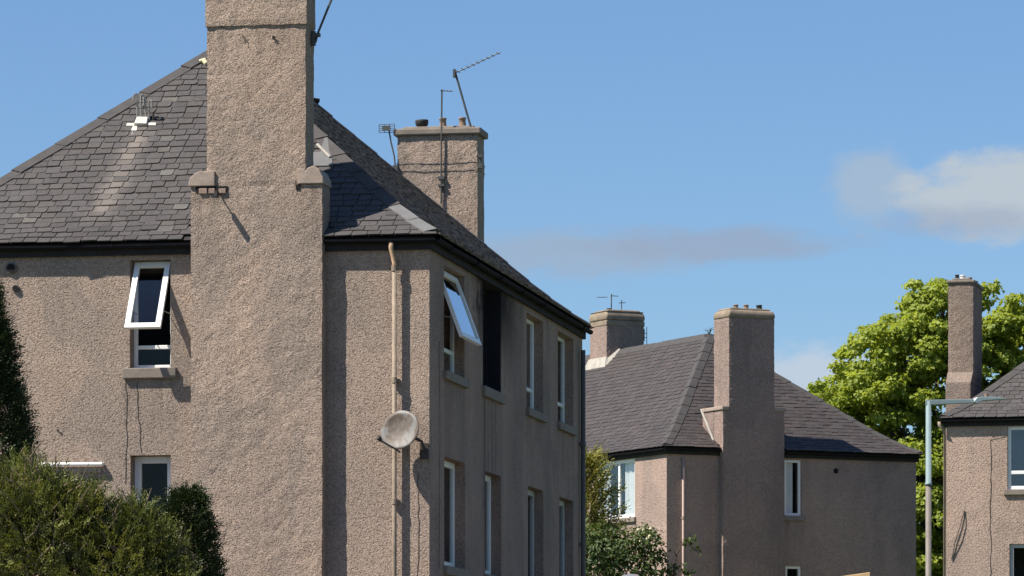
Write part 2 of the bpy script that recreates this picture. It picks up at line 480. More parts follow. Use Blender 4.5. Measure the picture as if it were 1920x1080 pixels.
class MB:
    def __init__(s):
        s.v, s.f = [], []

    def add(s, vs, fs):
        k = len(s.v)
        s.v += [tuple(p) for p in vs]
        s.f += [tuple(i + k for i in f) for f in fs]
        return s

    def hexa(s, p):
        """8 points: bottom ring 0-3, top ring 4-7"""
        return s.add(p, [(0, 3, 2, 1), (4, 5, 6, 7), (0, 1, 5, 4), (1, 2, 6, 5), (2, 3, 7, 6), (3, 0, 4, 7)])

    def box(s, x0, x1, y0, y1, z0, z1):
        return s.hexa([(x0, y0, z0), (x1, y0, z0), (x1, y1, z0), (x0, y1, z0), (x0, y0, z1), (x1, y0, z1), (x1, y1, z1), (x0, y1, z1)])

    def rough(s, x0, x1, y0, y1, z0, z1, step=0.07, amp=0.009):
        """harled block: gridded faces with an uneven surface and worn corners"""
        from mathutils import noise as mn
        xs, ys, zs = (np.linspace(a, b, max(2, int((b - a) / step) + 1)) for a, b in ((x0, x1), (y0, y1), (z0, z1)))
        idx, vs, fs = {}, [], []

        def vid(i, j, k):
            if (i, j, k) not in idx:
                p = Vector((xs[i], ys[j], zs[k]))
                on = (i in (0, len(xs) - 1)) + (j in (0, len(ys) - 1)) + (k in (0, len(zs) - 1))
                d = Vector((mn.noise(p * 5.0), mn.noise(p * 5.0 + Vector((9, 2, 4))), mn.noise(p * 5.0 + Vector((3, 8, 1))))) * amp
                d += Vector((mn.noise(p * 19.0), mn.noise(p * 19.0 + Vector((9, 2, 4))), 0)) * amp * 0.7
                if on > 1:                       # corners pulled in a little
                    ctr = Vector(((x0 + x1) / 2, (y0 + y1) / 2, p.z))
                    d += (ctr - p).normalized() * amp * (0.8 + 1.2 * abs(mn.noise(p * 7.0)))
                idx[(i, j, k)] = len(vs)
                vs.append(p + d)
            return idx[(i, j, k)]
        nx_, ny_, nz_ = len(xs) - 1, len(ys) - 1, len(zs) - 1
        for k in range(nz_):
            for i in range(nx_):
                for j in (0, ny_):
                    fs.append((vid(i, j, k), vid(i + 1, j, k), vid(i + 1, j, k + 1), vid(i, j, k + 1)))
            for j in range(ny_):
                for i in (0, nx_):
                    fs.append((vid(i, j, k), vid(i, j + 1, k), vid(i, j + 1, k + 1), vid(i, j, k + 1)))
        for i in range(nx_):
            for j in range(ny_):
                for k in (0, nz_):
                    fs.append((vid(i, j, k), vid(i + 1, j, k), vid(i + 1, j + 1, k), vid(i, j + 1, k)))
        return s.add(vs, fs)

    def pbox(s, pl, a0, a1, t0, t1, z0, z1):
        """box in wall coordinates: a along the wall, t into it, z up"""
        return s.hexa([pl(a0, t0, z0), pl(a1, t0, z0), pl(a1, t1, z0), pl(a0, t1, z0), pl(a0, t0, z1), pl(a1, t0, z1), pl(a1, t1, z1), pl(a0, t1, z1)])

    def tube(s, pts, rad, n=8, caps=True):
        pts = [Vector(p) for p in pts]
        if isinstance(rad, (int, float)):
            rad = [rad] * len(pts)
        rings = []
        up = None
        for i, p in enumerate(pts):
            d = (pts[min(i + 1, len(pts) - 1)] - pts[max(i - 1, 0)]).normalized()
            if up is None:
                up = Vector((0, 0, 1)) if abs(d.z) < 0.9 else Vector((1, 0, 0))
            sx = d.cross(up).normalized()
            up = sx.cross(d).normalized()
            rings.append([p + sx * math.cos(2 * math.pi * k / n) * rad[i] + up * math.sin(2 * math.pi * k / n) * rad[i] for k in range(n)])
        vs = [q for r in rings for q in r]
        fs = []
        for i in range(len(rings) - 1):
            for k in range(n):
                fs.append((i * n + k, i * n + (k + 1) % n, (i + 1) * n + (k + 1) % n, (i + 1) * n + k))
        if caps:
            fs.append(tuple(reversed(range(n))))
            fs.append(tuple((len(rings) - 1) * n + k for k in range(n)))
        return s.add(vs, fs)

    def prism(s, poly, fn, t0, t1):
        """extrude a 2-d outline between t0 and t1; fn(u, v, t) -> point"""
        n = len(poly)
        vs = [fn(u, v, t0) for u, v in poly] + [fn(u, v, t1) for u, v in poly]
        fs = [tuple(range(n)), tuple(reversed(range(n, 2 * n)))]
        fs += [(i, i + n, (i + 1) % n + n, (i + 1) % n) for i in range(n)]
        return s.add(vs, fs)

    def mesh(s, name, mat, smooth=False):
        me = bpy.data.meshes.new(name)
        me.from_pydata(s.v, [], s.f)
        me.materials.append(mat)
        import bmesh
        bm = bmesh.new()
        bm.from_mesh(me)
        bmesh.ops.recalc_face_normals(bm, faces=bm.faces)
        bm.to_mesh(me)
        bm.free()
        if smooth:
            me.shade_smooth()
        return me

    def build(s, name, mat, parent=None, smooth=False):
        o = bpy.data.objects.new(name, s.mesh(name, mat, smooth))
        COL.objects.link(o)
        if parent is not None:
            o.parent = parent
        return o


def empty(name, loc=(0, 0, 0), rz=0.0):
    o = bpy.data.objects.new(name, None)
    o.location = loc
    o.rotation_euler = (0, 0, rz)
    o.empty_display_size = 0.3
    COL.objects.link(o)
    return o


def tag(o, label=None, cat=None, group=None, kind=None):
    if label:
        o['label'] = label
    if cat:
        o['category'] = cat
    if group:
        o['group'] = group
    if kind:
        o['kind'] = kind
    return o


def bevel(o, w=0.01, seg=2):
    m = o.modifiers.new('bevel', 'BEVEL')
    m.width = w
    m.segments = seg
    m.limit_method = 'ANGLE'
    return o


# ------------------------------------------------------------------ walls
def wall_faces(mb, pl, a0, a1, z0, z1, openings, depth):
    """outer skin of one wall with real openings and their reveals"""
    As = sorted({a0, a1, *[v for o in openings for v in o[:2]]})
    Zs = sorted({z0, z1, *[v for o in openings for v in o[2:4]]})
    for i in range(len(As) - 1):
        for j in range(len(Zs) - 1):
            ac, zc = (As[i] + As[i + 1]) / 2, (Zs[j] + Zs[j + 1]) / 2
            if any(o[0] < ac < o[1] and o[2] < zc < o[3] for o in openings):
                continue
            mb.add([pl(As[i], 0, Zs[j]), pl(As[i + 1], 0, Zs[j]), pl(As[i + 1], 0, Zs[j + 1]), pl(As[i], 0, Zs[j + 1])], [(0, 1, 2, 3)])
    for o in openings:
        b0, b1, c0, c1 = o[:4]
        for (p, q) in (((b0, c0), (b1, c0)), ((b1, c0), (b1, c1)), ((b1, c1), (b0, c1)), ((b0, c1), (b0, c0))):
            mb.add([pl(p[0], 0, p[1]), pl(q[0], 0, q[1]), pl(q[0], depth, q[1]), pl(p[0], depth, p[1])], [(0, 1, 2, 3)])


def ring(mb, pl, a0, a1, t0, t1, z0, z1, w, wb=None):
    wb = wb or w
    mb.pbox(pl, a0, a0 + w, t0, t1, z0, z1)
    mb.pbox(pl, a1 - w, a1, t0, t1, z0, z1)
    mb.pbox(pl, a0 + w, a1 - w, t0 + 0.002, t1 - 0.002, z1 - w, z1)
    mb.pbox(pl, a0 + w, a1 - w, t0 + 0.002, t1 - 0.002, z0, z0 + wb)


def window(root, pl, a0, a1, z0, z1, rec=0.16, frame='upvc', transom=None, mullion=None, open_top=None, sill=True,
           glass='glass', room=0.9, blank=None, fw=0.06, sill_over=0.08, sill_h=0.13):
    """frame in its opening, panes, sill, an open top-hung sash if asked, and the dark room behind"""
    t0, t1 = rec - 0.06, rec
    e = 0.003
    mb = MB()
    ring(mb, pl, a0 + e, a1 - e, t0, t1, z0 + e, z1 - e, fw)
    if transom:
        mb.pbox(pl, a0 + fw, a1 - fw, t0 + 0.004, t1 - 0.004, transom - fw / 2, transom + fw / 2)
    if mullion:
        mb.pbox(pl, mullion - fw / 2, mullion + fw / 2, t0 + 0.006, t1 - 0.006, z0 + fw, z1 - fw)
    w = mb.build('window', M[frame], root)
    bevel(w, 0.006, 1)
    a_cuts = [a0 + fw] + ([mullion - fw / 2, mullion + fw / 2] if mullion else []) + [a1 - fw]
    z_cuts = [z0 + fw] + ([transom - fw / 2, transom + fw / 2] if transom else []) + [z1 - fw]
    tp = (t0 + t1) / 2
    for i in range(0, len(a_cuts), 2):
        for j in range(0, len(z_cuts), 2):
            if open_top and j == len(z_cuts) - 2:
                continue
            MB().pbox(pl, a_cuts[i] - 0.01, a_cuts[i + 1] + 0.01, tp - 0.004, tp + 0.004, z_cuts[j] - 0.01, z_cuts[j + 1] + 0.01).build('pane', M[glass], w)
    if open_top:
        ang = R(open_top)
        zb = (transom + fw / 2) if transom else z0 + fw
        Ls = z1 - fw - zb
        zt = z1 - fw * 0.8

        def sp(a, s, n):      # s down the sash, n outwards from it
            return pl(a, t0 - 0.01 - s * math.sin(ang) - n * math.cos(ang), zt - s * math.cos(ang) + n * math.sin(ang) * 1.0)
        b0, b1 = a0 + fw * 0.7, a1 - fw * 0.7
        sw = 0.075
        sb = MB()
        for (p0, p1, q0, q1) in ((b0, b0 + sw, 0, Ls), (b1 - sw, b1, 0, Ls), (b0 + sw, b1 - sw, 0, sw), (b0 + sw, b1 - sw, Ls - sw, Ls)):
            sb.hexa([sp(p0, q0, 0), sp(p1, q0, 0), sp(p1, q0, 0.05), sp(p0, q0, 0.05), sp(p0, q1, 0), sp(p1, q1, 0), sp(p1, q1, 0.05), sp(p0, q1, 0.05)])
        sb.build('sash', M[frame], w)
        g = MB()
        p0, p1, q0, q1 = b0 + sw - 0.01, b1 - sw + 0.01, sw - 0.01, Ls - sw + 0.01
        g.hexa([sp(p0, q0, 0.02), sp(p1, q0, 0.02), sp(p1, q0, 0.028), sp(p0, q0, 0.028), sp(p0, q1, 0.02), sp(p1, q1, 0.02), sp(p1, q1, 0.028), sp(p0, q1, 0.028)])
        g.build('pane', M[glass], w)
        # stay arms
        s = MB()
        for aa in (b0 + 0.02, b1 - 0.02):
            s.tube([pl(aa, t0, zt - Ls * 0.62), sp(aa, Ls * 0.72, 0.0)], 0.008, 5)
        tag(s.build('stay', M['galv'], w), kind='stuff')
    if sill:
        sl = MB().pbox(pl, a0 - sill_over, a1 + sill_over, -0.065, rec - 0.062, z0 - sill_h, z0 - 0.002).build('sill', M['sill'], w)
        bevel(sl, 0.012, 2)
    rm = MB()
    rm.pbox(pl, a0 - 0.4, a1 + 0.4, rec + room, rec + room + 0.05, z0 - 0.5, z1 + 0.3)
    rm.build('room_wall', M['inside'], w)
    return w


# ------------------------------------------------------------------ hipped slate roof
class Roof:
    def __init__(s, xa, xb, ya, yb, ze, pitch, low=29.0, d0=1.0, Rf=None, Rb=None):
        s.ze, s.half = ze, (xb - xa) / 2
        s.tl, s.tp, s.d0 = math.tan(R(low)), math.tan(R(pitch)), d0
        Rf, Rb = Rf or s.half, Rb or s.half
        s.Rf, s.Rb, s.xa, s.xb, s.ya, s.yb = Rf, Rb, xa, xb, ya, yb
        Wd, Ln, h = xb - xa, yb - ya, s.half
        V = Vector
        s.faces = dict(
            front=(V((xa, ya, 0)), V((1, 0, 0)), V((0, 1, 0)), Wd, Rf, h, h),
            right=(V((xb, ya, 0)), V((0, 1, 0)), V((-1, 0, 0)), Ln, h, Rf, Rb),
            back=(V((xb, yb, 0)), V((-1, 0, 0)), V((0, -1, 0)), Wd, Rb, h, h),
            left=(V((xa, yb, 0)), V((0, -1, 0)), V((1, 0, 0)), Ln, h, Rb, Rf))

    def hh(s, tau):
        d = tau * s.half
        m = min(d, s.d0)                                    # pitch eases out towards the eaves
        return s.tl * m + (s.tp - s.tl) * m * m / (2 * s.d0) + max(0, d - s.d0) * s.tp

    def P(s, face, a, tau, off=0.0):
        A, e, q, Ln, run, i0, i1 = s.faces[face]
        p = A + e * a + q * (tau * run)
        p.z = s.ze + s.hh(tau)
        if off:
            p = p + s.N(face, tau) * off
        return p

    def S(s, face, tau):          # unit vector up the slope
        A, e, q, Ln, run, i0, i1 = s.faces[face]
        dh = (s.tl + (s.tp - s.tl) * min(1, tau * s.half / s.d0)) * s.half
        return (q * run + Vector((0, 0, dh))).normalized()

    def N(s, face, tau):
        A, e, q, Ln, run, i0, i1 = s.faces[face]
        return e.cross(s.S(face, tau)).normalized()

    def lim(s, face, tau):
        A, e, q, Ln, run, i0, i1 = s.faces[face]
        return tau * i0, Ln - tau * i1

    def apex(s):
        return s.ze + s.hh(1.0)


def project(p):
    return 960 + FPX * p.x / p.y, HOR - FPX * (p.z - EYE) / p.y


SLATE_VARIANTS = {}


def slate_variants(mat):
    if mat in SLATE_VARIANTS:
        return SLATE_VARIANTS[mat]
    out = []
    r = random.Random(3)
    for k in range(6):
        mb = MB()
        j = [r.uniform(-0.03, 0.03) for _ in range(4)]
        c0, c1 = r.choice((0.03, 0.06, 0.10)), r.choice((0.08, 0.14, 0.22))
        d0, d1 = c0 * 0.8, c1 * 0.65
        # outline, x across 0..1, y up the slope 0..1, chipped lower corners
        pts = [(0.0, 1.0), (0.0, 0.02 + d0 + j[0]), (c0 * 0.3, d0 * 0.3 + j[0]), (c0, j[1]), (1 - c1, j[2]), (1 - c1 * 0.3, d1 * 0.3 + j[3] * 0.5), (1.0, 0.02 + d1 + j[3]), (1.0, 1.0)]
        n = len(pts)
        vs = [(x - 0.5, y, 0.0) for x, y in pts] + [(x - 0.5, y, 1.0) for x, y in pts]
        fs = [tuple(reversed(range(n))), tuple(range(n, 2 * n))] + [(i, (i + 1) % n, (i + 1) % n + n, i + n) for i in range(n)]
        mb.add(vs, fs)
        out.append(mb.mesh('slate', M[mat]))
    SLATE_VARIANTS[mat] = out
    return out


def lay_slates(root, roof_ob, rf, mw, mat, mat_s, expo, wmin, wmax, visible, skip, pick, n_obj=300, stain=None, seed=1, thick=0.016, shady=()):
    """slates course by course; the n_obj that show largest become parts, the rest one mass"""
    r = random.Random(seed)
    singles, mass, dull = [], [], []
    for fn in ('front', 'right', 'back', 'left'):
        A, e, q, Ln, run, i0, i1 = rf.faces[fn]
        # arc length table
        N = 400
        arc = [0.0]
        for k in range(N):
            d = run / N
            dz = rf.hh((k + 1) / N) - rf.hh(k / N)
            arc.append(arc[-1] + math.hypot(d, dz))
        tot = arc[-1]
        arc_np = np.array(arc)
        tau_of = lambda sl: float(np.interp(sl, arc_np, np.linspace(0, 1, N + 1)))
        nk = int(tot / expo) + 1
        for k in range(nk):
            s0 = k * expo - 0.035
            s1 = min(s0 + expo * 1.9, tot)
            t0, t1 = max(tau_of(max(s0, 0)), 0), tau_of(s1)
            lo0, hi0 = rf.lim(fn, t0)
            lo1, hi1 = rf.lim(fn, t1)
            a = lo0 - (0.12 if k % 2 else 0.0) - r.uniform(0, 0.1)
            up = (rf.P(fn, 0, t1) - rf.P(fn, 0, t0)).normalized() if t1 - t0 > 1e-4 else rf.S(fn, t0)
            nm = e.cross(up).normalized()
            P0 = rf.P(fn, 0, t0) + up * min(0, s0)
            while a < hi0:
                w = r.uniform(wmin, wmax)
                a_l, a_r = a + 0.006, a + w - 0.006
                a += w
                ac = (a_l + a_r) / 2
                lift = 0.024 + r.uniform(-0.004, 0.006)
                base = P0 + e * 0
                if skip(fn, ac, P0 + e * ac):
                    continue
                inside = a_l > lo1 and a_r < hi1 and s1 < tot
                sag = r.uniform(-0.012, 0.012) - (0.05 if r.random() < 0.02 else 0)
                ln = s1 - s0
                tint = r.random()
                if inside:
                    c = P0 + e * ac + nm * lift + up * sag
                    singles.append((fn, c, e, up, nm, a_r - a_l, ln, lift, tint, r.uniform(-0.012, 0.012)))
                else:
                    bl, br = max(a_l, lo0 - 0.02), min(a_r, hi0 + 0.02)
                    tl, tr = min(max(a_l, lo1), hi1), min(max(a_r, lo1), hi1)
                    if br - bl < 0.03:
                        continue
                    P1 = rf.P(fn, 0, t1)
                    q4 = [P0 + e * bl + nm * lift, P0 + e * br + nm * lift, P1 + e * tr + nm * 0.004, P1 + e * tl + nm * 0.004]
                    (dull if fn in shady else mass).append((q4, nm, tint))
    # choose the parts
    cand = []
    for i, sgl in enumerate(singles):
        if sgl[0] not in visible:
            continue
        pw = mw @ sgl[1]
        x, y = project(pw)
        if not pick(x, y):
            continue
        view = Vector((0, 0, EYE)) - pw
        fac = (mw.to_3x3() @ sgl[4]).dot(view.normalized())
        cand.append((-sgl[5] * max(fac, 0) / pw.y ** 2, i))
    cand.sort()
    chosen = {i for _, i in cand[:n_obj]}
    for i, (fn, c, e, up, nm, w, ln, lift, tint, yaw) in enumerate(singles):
        if i in chosen:
            mk = mat
            if stain:
                mk = stain(fn, c, r) or mat
            me = r.choice(slate_variants(mk))
            u2 = (up * ln - nm * (lift - 0.003)).normalized()
            e2 = (e + u2 * yaw).normalized()
            n2 = e2.cross(u2).normalized()
            th = thick * r.uniform(0.8, 1.3)
            mtx = Matrix(((e2.x * w, u2.x * ln, n2.x * th, c.x), (e2.y * w, u2.y * ln, n2.y * th, c.y), (e2.z * w, u2.z * ln, n2.z * th, c.z), (0, 0, 0, 1)))
            o = bpy.data.objects.new('slate', me)
            COL.objects.link(o)
            o.parent = roof_ob
            o.matrix_local = mtx
        else:
            q4 = [c - e * w / 2, c + e * w / 2, c + e * w / 2 + up * ln - nm * (lift - 0.003), c - e * w / 2 + up * ln - nm * (lift - 0.003)]
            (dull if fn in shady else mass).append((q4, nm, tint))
    for rows, mm in ((mass, mat_s), (dull, 'slate_shade_s')):
        if not rows:
            continue
        vs, fs, tn = [], [], []
        for q4, nm, tint in rows:
            k = len(vs)
            vs += [tuple(p) for p in q4] + [tuple(p + nm * thick) for p in q4]
            fs += [(k, k + 3, k + 2, k + 1), (k + 4, k + 5, k + 6, k + 7), (k, k + 1, k + 5, k + 4), (k + 1, k + 2, k + 6, k + 5), (k + 2, k + 3, k + 7, k + 6), (k + 3, k, k + 4, k + 7)]
            tn += [tint] * 8
        me = bpy.data.meshes.new('slates')
        me.from_pydata(vs, [], fs)
        at = me.attributes.new('tint', 'FLOAT', 'POINT')
        at.data.foreach_set('value', tn)
        me.materials.append(M[mm])
        o = bpy.data.objects.new('slates', me)
        COL.objects.link(o)
        o.parent = roof_ob
        tag(o, kind='stuff')


def roof_shell(root, rf, wall, mat='deck'):
    """boarding under the slates, with fascia and soffit"""
    mb = MB()
    for fn in rf.faces:
        ts = [0, 0.06, 0.12, 0.18, rf.d0 / rf.half, 1]
        for i in range(5):
            l0, h0 = rf.lim(fn, ts[i])
            l1, h1 = rf.lim(fn, ts[i + 1])
            mb.add([rf.P(fn, l0, ts[i]), rf.P(fn, h0, ts[i]), rf.P(fn, h1, ts[i + 1]), rf.P(fn, l1, ts[i + 1])], [(0, 1, 2, 3)])
    ob = mb.build('roof', M[mat], root)
    x0, x1, y0, y1 = wall
    ze = rf.ze
    fo = 0.055
    f = MB()
    f.box(x0 - fo, x1 + fo, y0 - fo, y0 - fo + 0.03, ze - 0.19, ze - 0.008)
    f.box(x0 - fo, x1 + fo, y1 + fo - 0.03, y1 + fo, ze - 0.19, ze - 0.008)
    f.box(x0 - fo, x0 - fo + 0.03, y0 - fo + 0.03, y1 + fo - 0.03, ze - 0.188, ze - 0.010)
    f.box(x1 + fo - 0.03, x1 + fo, y0 - fo + 0.03, y1 + fo - 0.03, ze - 0.188, ze - 0.010)
    fa = f.build('fascia', M['fascia'], root)
    return ob


def gutter_run(root, p0, p1, mat='gutter', rad=0.055, sag=0.0):
    """half-round gutter between two points (open upwards)"""
    p0, p1 = Vector(p0), Vector(p1)
    d = (p1 - p0).normalized()
    sd = Vector((d.y, -d.x, 0))
    prof = [(math.cos(a) * rad, math.sin(a) * rad) for a in np.linspace(math.pi, 2 * math.pi, 9)]
    prof += [(math.cos(a) * (rad - 0.007), math.sin(a) * (rad - 0.007)) for a in np.linspace(2 * math.pi, math.pi, 9)]
    n = len(prof)
    segs = max(2, int((p1 - p0).length / 1.2))
    vs, fs = [], []
    r = random.Random(int(abs(p0.x * 100 + p0.y * 31 + p1.y * 17)))
    for i in range(segs + 1):
        c = p0.lerp(p1, i / segs) + Vector((0, 0, r.uniform(-0.008, 0.004)))
        vs += [c + sd * u + Vector((0, 0, v)) for u, v in prof]
    for i in range(segs):
        for k in range(n):
            fs.append((i * n + k, i * n + (k + 1) % n, (i + 1) * n + (k + 1) % n, (i + 1) * n + k))
    fs += [tuple(range(n)), tuple(segs * n + k for k in reversed(range(n)))]
    g = MB().add(vs, fs).build('gutter', M[mat], root)
    b = MB()
    k = int((p1 - p0).length / 1.8)
    for i in range(k):
        c = p0.lerp(p1, (i + 0.5) / max(k, 1))
        b.tube([c + sd * math.cos(a) * (rad + 0.008) + Vector((0, 0, math.sin(a) * (rad + 0.008))) for a in np.linspace(math.pi, 2 * math.pi, 7)], 0.008, 4)
    if k:
        tag(b.build('bracket', M['gutter'], g), kind='stuff')
    return g


def hip_caps(roof_ob, rf, fa, fb, enda, endb, seg=0.46, wing=0.2, mat='hipcap', name='hip_cap', thick=0.035, tau0=0.0, tau1=1.0, pale=None):
    """angled cap pieces up one hip; fa/fb the two faces, enda/endb 0 = start side, 1 = end side of each face"""
    r = random.Random(hash((fa, fb)) % 97)
    run = math.hypot(math.hypot(rf.half, rf.Rf), rf.hh(1))
    n = int(run * (tau1 - tau0) / seg)

    def corner(face, end, tau, w, off):
        lo, hi = rf.lim(face, tau)
        return rf.P(face, lo + w if end == 0 else hi - w, tau, off)
    for i in range(n):
        ta = tau0 + (tau1 - tau0) * (i - 0.06) / n
        tb = tau0 + (tau1 - tau0) * (i + 0.995) / n
        ta = max(ta, 0.0)
        lift = 0.030 + r.uniform(0, 0.008)
        rings = []
        for tau, lf in ((ta, lift + 0.012), (tb, lift)):
            w = wing * r.uniform(0.92, 1.08)
            pa, pb = corner(fa, enda, tau, w, lf), corner(fb, endb, tau, w, lf)
            ap = (corner(fa, enda, tau, 0, 0) + Vector((0, 0, 1)) * (lf * 1.35))
            dn = Vector((0, 0, thick))
            rings.append([pa - dn, pa + dn * 0.35, ap + dn * 0.7, pb + dn * 0.35, pb - dn, ap - dn * 0.5])
        vs = rings[0] + rings[1]
        fs = [tuple(range(6)), tuple(reversed(range(6, 12)))] + [(k, (k + 1) % 6, (k + 1) % 6 + 6, k + 6) for k in range(6)]
        MB().add(vs, fs).build(name, M[pale] if pale and pale_pick(i, n) else M[mat], roof_ob)


def pale_pick(i, n):
    return i < 2


def ridge_caps(roof_ob, rf, seg=0.45, wing=0.17, mat='hipcap'):
    y0, y1 = rf.ya + rf.Rf, rf.yb - rf.Rb
    n = max(1, int((y1 - y0) / seg))
    xm = (rf.xa + rf.xb) / 2
    z = rf.apex()
    r = random.Random(5)
    for i in range(n):
        a = y0 + (y1 - y0) * i / n - 0.02
        b = y0 + (y1 - y0) * (i + 1) / n
        lf = r.uniform(0.03, 0.045)
        dz = wing * rf.tp
        prof = [(-wing, z - dz + lf - 0.01), (-wing, z - dz + lf + 0.03), (0, z + lf + 0.05), (wing, z - dz + lf + 0.03), (wing, z - dz + lf - 0.01), (0, z + lf)]
        mb = MB().prism(prof, lambda u, v, t: (xm + u, t, v), a, b)
        mb.build('ridge_cap', M[mat], roof_ob)


def downpipe(root, pl, a, ztop, zbot, r=0.045, off=0.085, mat='pipe', collars=(), swan=None, name='downpipe'):
    """swan = (a at gutter, t at gutter, z at gutter)"""
    mb = MB()
    pts = [pl(a, -off, zbot), pl(a, -off, ztop)]
    mb.tube(pts, r, 12)
    d = mb.build(name, M[mat], root, smooth=False)
    d.data.shade_smooth()
    for z in collars:
        MB().tube([pl(a, -off, z - 0.045), pl(a, -off, z - 0.04), pl(a, -off, z + 0.04), pl(a, -off, z + 0.045)], [r, r * 1.28, r * 1.28, r], 12).pbox(pl, a - r * 1.9, a + r * 1.9, -off + r * 0.5, -0.002, z - 0.02, z + 0.02).build('pipe_collar', M[mat], d)
    if swan:
        sa, st, sz = swan
        p = [pl(sa, st, sz), pl(sa, st, sz - 0.12), pl(sa * 0.6 + a * 0.4, st * 0.6 - off * 0.4, sz - 0.2), pl(a, -off, ztop + 0.06), pl(a, -off, ztop - 0.02)]
        s = MB().tube(p, [r * 1.3, r * 1.05, r * 0.95, r, r * 1.25], 12).build('swan_neck', M['pipe_rust'], d)
        s.data.shade_smooth()
        MB().tube([pl(a, -off, ztop - 0.05), pl(a, -off, ztop + 0.03)], r * 1.35, 12).build('pipe_collar', M[mat], d)
    return d


def pot(parent, x, y, z, h=0.28, r=0.12, mat='pot', cowl=False):
    mb = MB()
    if cowl:
        prof = [(0.8, 0), (0.8, 0.3), (0.95, 0.36), (1.25, 0.5), (1.35, 0.85), (1.3, 1.0), (1.1, 1.0), (1.0, 0.6)]
    else:
        prof = [(1.1, 0), (1.05, 0.25), (0.92, 0.5), (0.9, 0.85), (1.05, 0.88), (1.05, 1.0), (0.8, 1.0), (0.75, 0.5)]
    lx_, ly_ = math.sin(x * 37) * 0.05, math.sin(x * 91) * 0.04
    mb.tube([(x + lx_ * v * h, y + ly_ * v * h, z + h * v) for _, v in prof], [r * u for u, _ in prof], 14)
    o = mb.build('chimney_pot', M[mat], parent)
    o.data.shade_smooth()
    return o


# ------------------------------------------------------------------ ground, and sheets added below the frame for bounce light
def ground_z(x, y):
    t = min(1, max(0, (y - 68) / 26))
    return 0.62 * t * t * (3 - 2 * t)


gx = [-3000, -600, -150, -60, -30, -15, -5, 5, 15, 30, 60, 150, 600, 3000]
gy = [-3000, -300, -60, -10, 10, 25, 40, 50, 58, 64] + [68 + 2 * k for k in range(15)] + [105, 120, 150, 200, 400, 1200, 3500]
g = MB()
g.v = [(x, y, ground_z(x, y)) for y in gy for x in gx]
nx = len(gx)
g.f = [(j * nx + i, j * nx + i + 1, (j + 1) * nx + i + 1, (j + 1) * nx + i) for j in range(len(gy) - 1) for i in range(nx - 1)]
M['grass'] = plain('mown_grass', (0.075, 0.105, 0.03), 0.95, 0.35, 0.8, bmp=0.5)
tag(g.build('ground', M['grass']), kind='structure')


M['bounce_paving'] = plain('warm_bounce_paving', (0.15, 0.122, 0.10), 0.95, 0.15, 1.5, bmp=0.3)  # warm tone chosen for the light it bounces onto the walls
M['asphalt'] = plain('asphalt', (0.055, 0.053, 0.052), 0.95, 0.25, 3, bmp=0.4)


def sheet(name, x0, x1, y0, y1, dz, mat, thick=0.0):
    ys = [y for y in gy if y0 < y < y1]
    ys = [y0] + ys + [y1]
    mb = MB()
    vs = [(x, y, ground_z(x, y) + dz) for y in ys for x in (x0, x1)]
    fs = [(2 * k, 2 * k + 1, 2 * k + 3, 2 * k + 2) for k in range(len(ys) - 1)]
    mb.add(vs, fs)
    if thick:
        mb.add([(x, y, ground_z(x, y) - 0.05) for y in ys for x in (x0, x1)], [])
        n_ = len(vs)
        mb.f += [(2 * k + e, 2 * k + 2 + e, n_ + 2 * k + 2 + e, n_ + 2 * k + e) for k in range(len(ys) - 1) for e in (0, 1)]
    return tag(mb.build(name, M[mat]), kind='structure')


sheet('bounce_yard', -16, 1.8, 18, 98, 0.012, 'bounce_paving')  # unseen yard and street sheets, added to neutralise the bounce light
sheet('bounce_pavement', 1.9, 4.0, -60, 98, 0.12, 'bounce_paving', 0.12)
sheet('bounce_road', 4.02, 7.2, -60, 98, 0.008, 'asphalt')
sheet('far_bounce_pavement', 7.22, 9.4, -60, 98, 0.12, 'bounce_paving', 0.12)

# ------------------------------------------------------------------ main block
def block_root(px, D, rz, label, gz=0.0):
    x = (px - 960) / FPX * D
    root = empty('apartment_block', (x, D, gz), R(rz))
    tag(root, label, 'building', 'roughcast apartment blocks with slate roofs')
    bpy.context.view_layer.update()
    return root, Matrix.Translation((x, D, gz)) @ Matrix.Rotation(R(rz), 4, 'Z')


